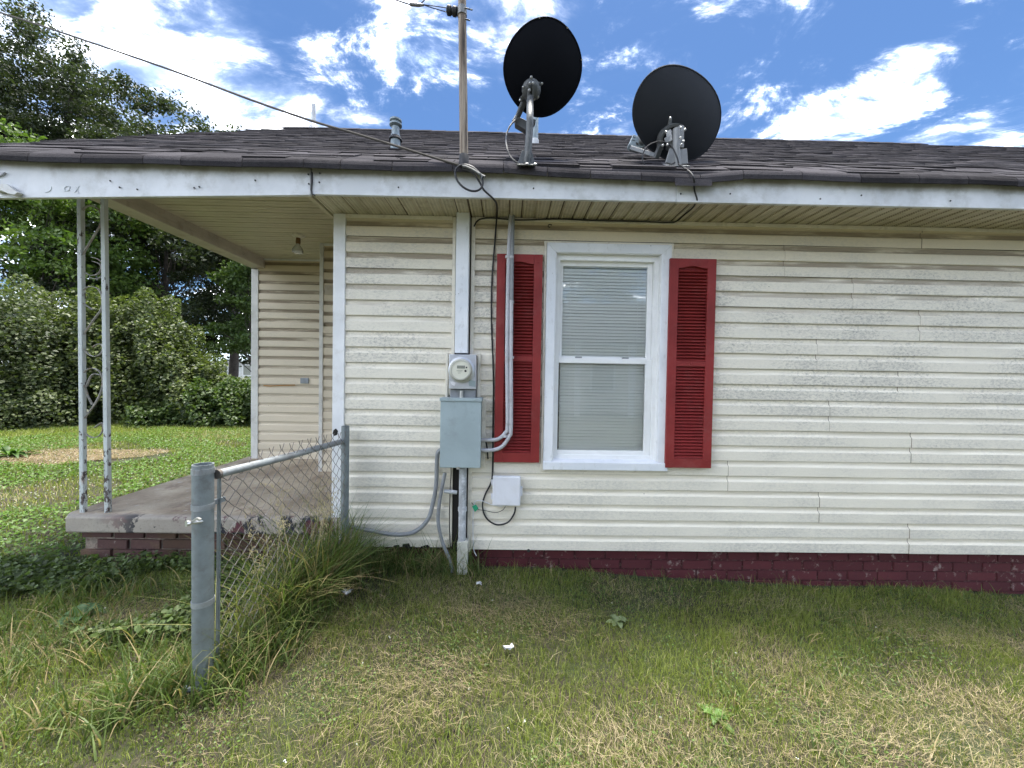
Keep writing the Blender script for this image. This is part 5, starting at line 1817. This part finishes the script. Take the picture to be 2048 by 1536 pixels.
def tall_clump(name, label, centers, n, hmin, hmax, spread, wid, cols=None, group=None, kind=None, cat='grass'):
    k = rng.integers(0, len(centers), n)
    cc_ = np.array(centers)[k]
    X = cc_[:, 0] + rng.normal(0, spread, n)
    Y = np.minimum(cc_[:, 1] + rng.normal(0, spread, n), -0.01)
    H = rng.uniform(hmin, hmax, n) * rng.uniform(0.6, 1.0, n)
    la = rng.uniform(0, 2 * math.pi, n)
    lm_ = H * rng.uniform(0.15, 0.92, n)
    B = np.stack([X, Y, gz(X, Y) - 0.005], 1)
    # four-segment arching blades
    T = np.linspace(0, 1, 6)
    ang_ = rng.uniform(0, math.pi, n)
    sx = np.stack([np.cos(ang_), np.sin(ang_), np.zeros(n)], 1)
    Wd = rng.uniform(wid * 0.6, wid * 1.2, n)
    Vs = []
    L = np.stack([np.cos(la) * lm_, np.sin(la) * lm_, np.zeros(n)], 1)
    hz = np.sqrt(np.maximum(H ** 2 - lm_ ** 2 * 0.75, 0.05 * H ** 2))
    droop = rng.uniform(0.0, 0.75, n)
    for t in T:
        p = B + L * (t ** 1.8) + np.array([0, 0, 1.0]) * (hz * (t - droop * t ** 3 * 0.62))[:, None]
        w = (Wd * (1 - t ** 1.6) * 0.5 + 0.0003)[:, None]
        Vs += [p - sx * w, p + sx * w]
    V = np.stack(Vs, 1).reshape(-1, 3)
    V[:, 2] = np.maximum(V[:, 2], gz(V[:, 0], V[:, 1]) + 0.004)
    nn = len(T) * 2
    i = np.arange(n)[:, None] * nn
    Fq = np.concatenate([i + [2 * j, 2 * j + 1, 2 * j + 3, 2 * j + 2] for j in range(len(T) - 1)])
    if cols is None:
        t_ = rng.random((n, 1))
        cols = np.array([0.055, 0.09, 0.022]) + t_ * np.array([0.085, 0.095, 0.035])
        dry_ = rng.random(n) < 0.22
        cols = np.where(dry_[:, None], np.array([0.30, 0.24, 0.13]) * (0.6 + 0.6 * t_), cols)
    o = np_obj(name, V, [Fq], 'grass_blade', np.repeat(cols, nn, 0))
    return tag(o, label, cat, group, kind)


def fl(t, off=0.0):
    return (fx + (rx - fx) * t + off, YFP + (YRP - YFP) * t)


tall_clump('tall_grass', 'dense clump of long uncut grass grown through the chain link fence', [fl(0.45, 0.03), fl(0.55, 0.06), fl(0.65, 0.04), fl(0.75, 0.03), fl(0.85, 0.08)], 2100, 0.26, 0.72, 0.05, 0.0075, kind='stuff')
tall_clump('tall_grass', 'straggling long grass at the foot of the front fence post', [fl(0.0, -0.05), fl(0.05, 0.08), fl(0.15, 0.06), fl(0.25, 0.03), fl(-0.1, -0.2), fl(0.3, 0.08)], 1300, 0.14, 0.34, 0.07, 0.007, kind='stuff')
tall_clump('tall_grass', 'long grass along the siding behind the fence', [(-0.93, -0.1), (-0.85, -0.08), (-0.75, -0.06), (-0.62, -0.07), (-0.5, -0.05)], 900, 0.10, 0.36, 0.05, 0.006, kind='stuff')
tall_clump('tall_grass', 'dry straggly weeds round the flaking pipe', [(-0.36, -0.05), (-0.3, -0.08), (-0.42, -0.07), (-0.2, -0.06)], 420, 0.10, 0.42, 0.035, 0.004, kind='stuff')
tall_clump('tall_grass', 'scattered longer tufts along the maroon foundation', [(x_, -0.06 - 0.05 * random.random()) for x_ in np.arange(0.1, 3.4, 0.16)], 1100, 0.04, 0.13, 0.06, 0.004, kind='stuff')
tall_clump('tall_grass', 'coarse tufts in the grass left of the front post', [(random.uniform(-3.0, -1.3), random.uniform(-1.15, -0.25)) for _ in range(40)], 2600, 0.08, 0.24, 0.06, 0.006, kind='stuff')
tall_clump('tall_grass', 'odd taller green tufts in the open front lawn', [(random.uniform(-1.2, 3.0), random.uniform(-1.5, -0.25)) for _ in range(45)], 1500, 0.05, 0.13, 0.04, 0.005, kind='stuff')
t_ = rng.random((280, 1))
tall_clump('tall_grass', 'thin pale upright grass stems spread along the chain link', [fl(0.12 + 0.78 * i / 11, 0.02) for i in range(12)], 280, 0.45, 0.85, 0.04, 0.0045, cols=np.array([0.08, 0.10, 0.03]) + t_ * np.array([0.20, 0.17, 0.08]), kind='stuff')
# seed heads
m = MB()
for i in range(16):
    t = random.uniform(0.25, 0.8)
    q = fl(t, random.uniform(-0.05, 0.08))
    z0 = float(gz(*q))
    h = random.uniform(0.5, 0.75)
    lx, ly = random.uniform(-0.12, 0.12), random.uniform(-0.12, 0.06)
    pts = [Vector((q[0] + lx * s_ ** 2, q[1] + ly * s_ ** 2, z0 + h * s_)) for s_ in (0, 0.25, 0.5, 0.75, 1.0)]
    m.tube(pts, [0.0018, 0.0016, 0.0014, 0.001, 0.0007], 4)
    for j in range(14):
        s_ = random.uniform(0.72, 1.0)
        b0 = pts[0].lerp(pts[-1], s_)
        b0 = Vector((q[0] + lx * s_ ** 2, q[1] + ly * s_ ** 2, z0 + h * s_))
        b1 = b0 + Vector((random.uniform(-0.04, 0.04), random.uniform(-0.04, 0.04), random.uniform(-0.005, 0.03)))
        m.tube([b0, b1], 0.0006, 3)
        m.tube([b1, b1 + Vector((0, 0, -0.006)), b1 + Vector((random.uniform(-.003, .003), 0, -0.012))], [0.0008, 0.0022, 0.0006], 4)
simple('seed_straw', (0.42, 0.36, 0.2), 0.8, bs=0)
m.build('seed_heads', 'seed_straw', None, label='pale feathery grass seed heads nodding at the chain link', cat='grass', kind='stuff')


def weed(base, nl, ln, wd, label, col, spread=1.0):
    th = thing('weed_plant', label, 'weed', base)
    V, Fc, cs = [], [], []
    for i in range(nl):
        a = i * 2.4 + random.uniform(-0.3, 0.3)
        l = ln * random.uniform(0.6, 1.0)
        el = random.uniform(0.25, 1.1)
        d = Vector((math.cos(a), math.sin(a), 0))
        s_ = Vector((-math.sin(a), math.cos(a), 0))
        k = len(V)
        T = [0, 0.15, 0.35, 0.6, 0.85, 1.0]
        for t in T:
            p = d * (l * t * math.cos(el) * spread) + Vector((0, 0, l * (math.sin(el) * t - 0.55 * t ** 2.4)))
            p.z = max(p.z, 0.008)
            w = wd * math.sin(math.pi * (0.08 + 0.9 * t)) * 0.5
            V += [p - s_ * w + Vector((0, 0, w * 0.3)), p, p + s_ * w + Vector((0, 0, w * 0.3))]
        for j in range(len(T) - 1):
            for q in (0, 1):
                Fc.append((k + 3 * j + q, k + 3 * j + q + 1, k + 3 * j + q + 4, k + 3 * j + q + 3))
        cs += [np.array(col) * random.uniform(0.7, 1.35)] * (3 * len(T))
    o = np_obj('foliage', np.array([tuple(v) for v in V]), [np.array(Fc)], 'leaf', np.array(cs), th)
    return th


def gp(x, y, dz=0.0):
    return Vector((x, y, float(gz(x, y)) + dz))


weed(gp(-7.1, 3.1), 26, 0.42, 0.07, 'leafy weed standing beside the bare patch of the yard', (0.07, 0.13, 0.03))
weed(gp(-2.15, -0.55), 16, 0.17, 0.055, 'broad-leaved weed in the shade below the porch slab', (0.06, 0.12, 0.05))
weed(gp(-2.45, -0.75), 12, 0.15, 0.03, 'narrow-leaved bright green weed near the porch corner', (0.11, 0.17, 0.03))
weed(gp(0.62, -0.5), 9, 0.09, 0.035, 'flat pale rosette weed in the lawn under the window', (0.12, 0.16, 0.08))
weed(gp(0.85, -1.05), 9, 0.10, 0.03, 'small bright rosette weed in the open lawn', (0.09, 0.16, 0.04))

# bits of litter
def litter(x, y, s, label, seed):
    r_ = random.Random(seed)
    m = MB()
    V = []
    for i in range(4):
        for j in range(4):
            V.append(Vector((x + (i / 3 - 0.5) * s + r_.uniform(-.2, .2) * s, y + (j / 3 - 0.5) * s * 0.7 + r_.uniform(-.2, .2) * s, float(gz(x, y)) + 0.03 + r_.uniform(0, 0.5) * s)))
    up_ = [v + Vector((0, 0, 0.002)) for v in V]
    f = [(i * 4 + j, (i + 1) * 4 + j, (i + 1) * 4 + j + 1, i * 4 + j + 1) for i in range(3) for j in range(3)]
    m.add(up_, f)
    m.add(V, [q[::-1] for q in f])
    m.build('litter', 'litter_white', None, label=label, cat='litter')


def gpx(px, py):
    d = ray(px, py)
    t = (0.04 - CAM.z) / d.z
    return CAM + d * t


q = gpx(694, 1210)
litter(q.x, q.y, 0.045, 'crumpled clear plastic scrap in the weeds by the fence', 1)
q = gpx(1016, 1310)
litter(q.x, q.y, 0.04, 'crumpled scrap of white paper on the straw lawn', 2)
q = gpx(958, 1185)
litter(q.x, q.y, 0.028, 'tiny white paper scrap on the grass near the pipe', 3)


# ---- shrubs and trees on the street side
def mound(label, blobs, nl, size, col, col2, seed, group='overgrown vine mounds beyond the yard', hole=None):
    """blobs: (x, y, z, rx, ry, rz)"""
    r_ = np.random.default_rng(seed)
    bx = np.array(blobs)
    base = Vector((float(bx[0, 0]), float(bx[0, 1]), float(gz(bx[0, 0], bx[0, 1]))))
    th = thing('shrub', label, 'shrub', base, group)
    wts = bx[:, 3] * bx[:, 5]
    k = r_.choice(len(bx), nl, p=wts / wts.sum())
    d = r_.normal(size=(nl, 3))
    d = norm_rows(d)
    d[:, 2] = np.where(d[:, 2] < -0.5, -d[:, 2], d[:, 2])
    lump = 1 + 0.19 * np.sin(d[:, 0] * 7 + k * 2.0 + d[:, 2] * 5) + 0.08 * np.sin(d[:, 1] * 11 + d[:, 0] * 9) + 0.06 * np.sin(d[:, 2] * 17 + k)
    rad = lump * (1.06 - 0.42 * r_.random(nl) ** 1.6)
    C = bx[k, :3] + d * bx[k, 3:6] * rad[:, None]
    C[:, 2] = np.maximum(C[:, 2], gz(C[:, 0], C[:, 1]) + 0.03)
    t = r_.random((nl, 1))
    cols = np.array(col) + (np.array(col2) - np.array(col)) * t
    leaves('foliage', C, r_.uniform(size * 0.65, size * 1.25, nl), cols, th, base, up=0.55, aspect=0.8, out=d * 0.9)
    m = MB()
    for i in range(7):
        b = bx[i % len(bx)]
        p0 = Vector((b[0] + r_.uniform(-.4, .4) * b[3], b[1] + r_.uniform(-.3, .3) * b[4], 0.0))
        p1 = Vector((b[0] + r_.uniform(-.6, .6) * b[3], b[1] + r_.uniform(-.4, .4) * b[4], b[2] + b[5] * 0.5))
        m.tube([p0, p0.lerp(p1, 0.5) + Vector((r_.uniform(-.2, .2), 0, 0)), p1], [0.045, 0.03, 0.015], 6)
    m.build('stems', 'bark', th)
    return th


G1, G2 = (0.030, 0.048, 0.019), (0.105, 0.128, 0.05)
mound('tall pale green vine mound at the left of the iron post', [(-12.2, 6.6, 0.9, 2.4, 1.5, 2.1), (-13.4, 7.0, 2.1, 2.2, 1.5, 1.3), (-10.9, 6.2, 0.5, 1.4, 1.2, 1.25), (-10.2, 5.9, 0.2, 0.9, 0.8, 0.7), (-15.2, 6.6, 1.2, 2.4, 1.6, 2.2)], 88000, 0.078, G1, G2, 1)
mound('broad vine mound sloping down towards the porch wall', [(-9.7, 7.5, 1.5, 1.25, 1.1, 1.6), (-8.8, 7.4, 0.9, 1.1, 1.1, 1.5), (-8.0, 7.3, 0.6, 1.0, 1.0, 1.2), (-7.3, 7.2, 0.35, 0.9, 0.9, 0.85), (-11.0, 7.7, 1.2, 1.3, 1.0, 1.5)], 68000, 0.078, G1, (0.12, 0.145, 0.046), 2)
mound('low dark shrub next to the porch wall corner', [(-6.9, 6.8, 0.25, 0.75, 0.7, 0.8), (-6.0, 6.9, 0.35, 0.85, 0.8, 0.8), (-5.1, 7.1, 0.4, 0.9, 0.8, 0.85), (-8.0, 6.5, 0.1, 0.6, 0.6, 0.5)], 20000, 0.08, (0.035, 0.065, 0.02), (0.085, 0.12, 0.035), 3)


def tree(label, base, h, blobs, nclus, perclus, csize, size, col, col2, seed, trunk_r=0.2, flat=0.6):
    """tapered trunk, limbs to every leaf cluster, clusters in the blobs of the crown"""
    r_ = np.random.default_rng(seed)
    base = Vector((base[0], base[1], float(gz(base[0], base[1]))))
    th = thing('tree', label, 'tree', base, None)
    bx = np.array(blobs)
    wts = bx[:, 3] * bx[:, 4] * bx[:, 5]
    k = r_.choice(len(bx), nclus, p=wts / wts.sum())
    d = norm_rows(r_.normal(size=(nclus, 3)))
    rad = r_.random(nclus) ** 0.42
    cc_ = bx[k, :3] + d * bx[k, 3:6] * rad[:, None]
    m = MB()
    top = Vector((float(bx[:, 0].mean()), float(bx[:, 1].mean()), float(h * 0.82)))
    tp = [base + Vector((0, 0, -0.2)), base.lerp(top, 0.3) + Vector((0.15, 0, 0)), base.lerp(top, 0.6) + Vector((-0.1, 0.1, 0)), top]
    tp = smoothpts(tp, 5)
    trs = [trunk_r * (1 - 0.85 * i / (len(tp) - 1)) for i in range(len(tp))]
    m.tube(tp, trs, 9)
    m.build('trunk', 'bark', th, smooth=True)
    m = MB()
    for i in range(0, nclus, max(1, nclus // 34)):
        c = Vector(cc_[i])
        f = min(0.95, max(0.18, (c.z - base.z) / (top.z - base.z) * 0.72))
        j = int(f * (len(tp) - 1))
        p0 = tp[j]
        mid = p0.lerp(c, 0.55) + Vector((r_.uniform(-.25, .25), r_.uniform(-.25, .25), r_.uniform(-0.1, 0.35)))
        r0 = max(0.015, trs[j] * 0.30)
        m.tube(smoothpts([p0, mid, c], 3), [r0, r0 * .8, r0 * .6, r0 * .5, r0 * .35, r0 * .22, 0.008], 5)
    m.build('branches', 'bark', th, smooth=True)
    nl = nclus * perclus
    ci = np.repeat(np.arange(nclus), perclus)
    off = norm_rows(r_.normal(size=(nl, 3))) * (r_.random((nl, 1)) ** 0.5) * csize
    off[:, 2] *= flat
    cs = (r_.uniform(0.6, 1.3, nclus))[ci]
    C = cc_[ci] + off * cs[:, None]
    C[:, 2] = np.maximum(C[:, 2], 0.2)
    hue = r_.random(nclus)[ci][:, None] * 0.5 + r_.random((nl, 1)) * 0.5
    cols = np.array(col) + (np.array(col2) - np.array(col)) * hue
    leaves('crown', C, r_.uniform(size * 0.6, size * 1.3, nl), cols, th, base, up=0.5, aspect=0.6)
    return th


DK, DK2 = (0.018, 0.026, 0.013), (0.052, 0.068, 0.032)
tree('tall dark tree rising highest behind the roof', (-19.5, 13.5), 15.5, [(-21.5, 13.5, 12.0, 3.6, 3.0, 3.6), (-18.2, 13.5, 11.8, 2.4, 2.4, 3.4), (-15.8, 13.3, 10.6, 2.3, 2.2, 2.9), (-13.6, 13.2, 10.0, 1.7, 2.0, 2.2), (-20, 13, 8.0, 4.5, 3.0, 3.0), (-15.0, 13, 8.0, 2.8, 2.4, 2.2)], 560, 190, 0.66, 0.125, DK, DK2, 21, 0.32)
tree('dark airy tree ending low beside the roof line', (-12.0, 14.5), 11, [(-12.0, 14.3, 9.6, 1.7, 2.0, 1.9), (-10.9, 14.2, 8.4, 1.5, 1.9, 1.7), (-13.0, 14.5, 6.2, 2.2, 2.0, 1.9)], 200, 170, 0.62, 0.125, DK, (0.07, 0.095, 0.035), 22, 0.22)
tree('bright green tree in front of the tall dark one', (-15.6, 10.0), 8.5, [(-16.4, 10.0, 7.4, 2.2, 1.8, 1.7), (-14.2, 10.0, 6.7, 1.5, 1.6, 1.2), (-12.6, 10.1, 6.4, 1.4, 1.4, 0.9), (-13.4, 10.0, 4.6, 2.2, 1.6, 1.1)], 190, 120, 0.55, 0.14, (0.05, 0.095, 0.02), (0.13, 0.19, 0.045), 23, 0.16)
tree('dark spreading tree with visible limbs behind the porch post', (-12.2, 11.2), 8.2, [(-11.6, 11.2, 6.3, 2.2, 2.2, 1.5), (-9.8, 11.0, 5.7, 1.6, 1.8, 1.5), (-13.6, 11.2, 5.4, 1.9, 1.8, 1.6), (-10.0, 10.9, 3.9, 1.5, 1.4, 1.1), (-13.9, 11.0, 3.7, 1.7, 1.4, 1.0), (-12.0, 11.6, 4.0, 1.4, 1.2, 0.9)], 230, 120, 0.52, 0.13, DK, DK2, 24, 0.17)
tree('lighter young tree showing past the white corner trim', (-8.5, 10.6), 6.0, [(-8.7, 10.6, 4.3, 0.8, 1.0, 1.2), (-8.2, 10.6, 5.4, 0.9, 1.0, 0.9), (-8.9, 10.4, 2.6, 0.9, 0.9, 0.8)], 90, 110, 0.42, 0.12, (0.045, 0.08, 0.02), (0.11, 0.155, 0.045), 25, 0.08)
tree('dark tree filling the gap low behind the vine mounds', (-14.2, 15.0), 6.0, [(-14.6, 15.0, 3.6, 1.6, 1.4, 1.7), (-12.6, 15.2, 3.0, 1.6, 1.4, 1.6), (-17.0, 15.0, 3.6, 1.8, 1.4, 1.9), (-20.0, 15.0, 4.0, 2.2, 1.4, 2.2)], 170, 110, 0.6, 0.16, DK, DK2, 26, 0.14)

# what the window reflects: the neighbouring house and trees behind the viewer
nh = thing('neighbour_house', 'pale neighbouring house with white porch columns mirrored in the window glass', 'house', (1.5, -13.5, 0.0))
MB().box(-4.0, 7.0, -17.0, -12.0, -0.1, 2.7).build('wall', 'jchannel', nh)
MB().prism([(-4.4, -17.4, 2.7), (-4.4, -14.2, 4.6), (-4.4, -10.6, 2.62), (-4.4, -10.6, 2.5)], (11.8, 0, 0)).build('roof', 'asphalt_shingle', nh)
for cx__ in (-3.8, -1.2, 1.3, 2.5, 4.4, 6.8):
    MB().box(cx__ - 0.09, cx__ + 0.09, -10.95, -10.77, 0.0, 2.5).build('column', 'vinyl_white', nh)
for wx_ in (-2.8, -0.2, 3.2, 5.2):
    w_ = MB().box(wx_, wx_ + 0.95, -12.0, -11.96, 0.8, 2.2).build('window', 'vinyl_white', nh)
    MB().box(wx_ + 0.08, wx_ + 0.87, -11.959, -11.945, 0.88, 2.12).build('pane', 'display_grey', w_)
tree('leafy tree standing beside the neighbouring house', (6.6, -9.6), 8.5, [(5.6, -9.6, 6.4, 2.0, 1.8, 1.4), (7.6, -9.6, 5.6, 2.0, 1.8, 1.6)], 80, 90, 0.6, 0.17, DK, DK2, 31, 0.17)
tree('leafy tree rising behind the neighbouring house roof', (-2.0, -18.5), 10.0, [(-2.0, -18.5, 7.0, 3.6, 2.4, 2.6), (2.0, -18.8, 6.2, 3.0, 2.4, 2.4), (5.5, -18.8, 6.6, 3.0, 2.4, 2.6)], 130, 80, 0.9, 0.26, DK, DK2, 32, 0.25)

# far house behind the shrubs
fh = thing('distant_house', 'distant house with a grey roof half hidden behind the shrubs', 'house', (-29.0, 41.0, 0.0))
MB().box(-33.0, -25.5, 38.0, 44.0, -0.1, 2.5).build('wall', 'porch_trim', fh)
MB().prism([(-33.4, 37.6, 2.4), (-33.4, 41.0, 4.3), (-33.4, 44.4, 2.4)], (8.3, 0, 0)).build('roof', 'panel_grey', fh)
for wx_ in (-32.0, -29.8, -27.4):
    w_ = MB().box(wx_, wx_ + 0.9, 37.96, 38.0, 0.95, 2.1).build('window', 'vinyl_white', fh)
    MB().box(wx_ + 0.07, wx_ + 0.83, 37.94, 37.958, 1.02, 2.03).build('pane', 'display_grey', w_)
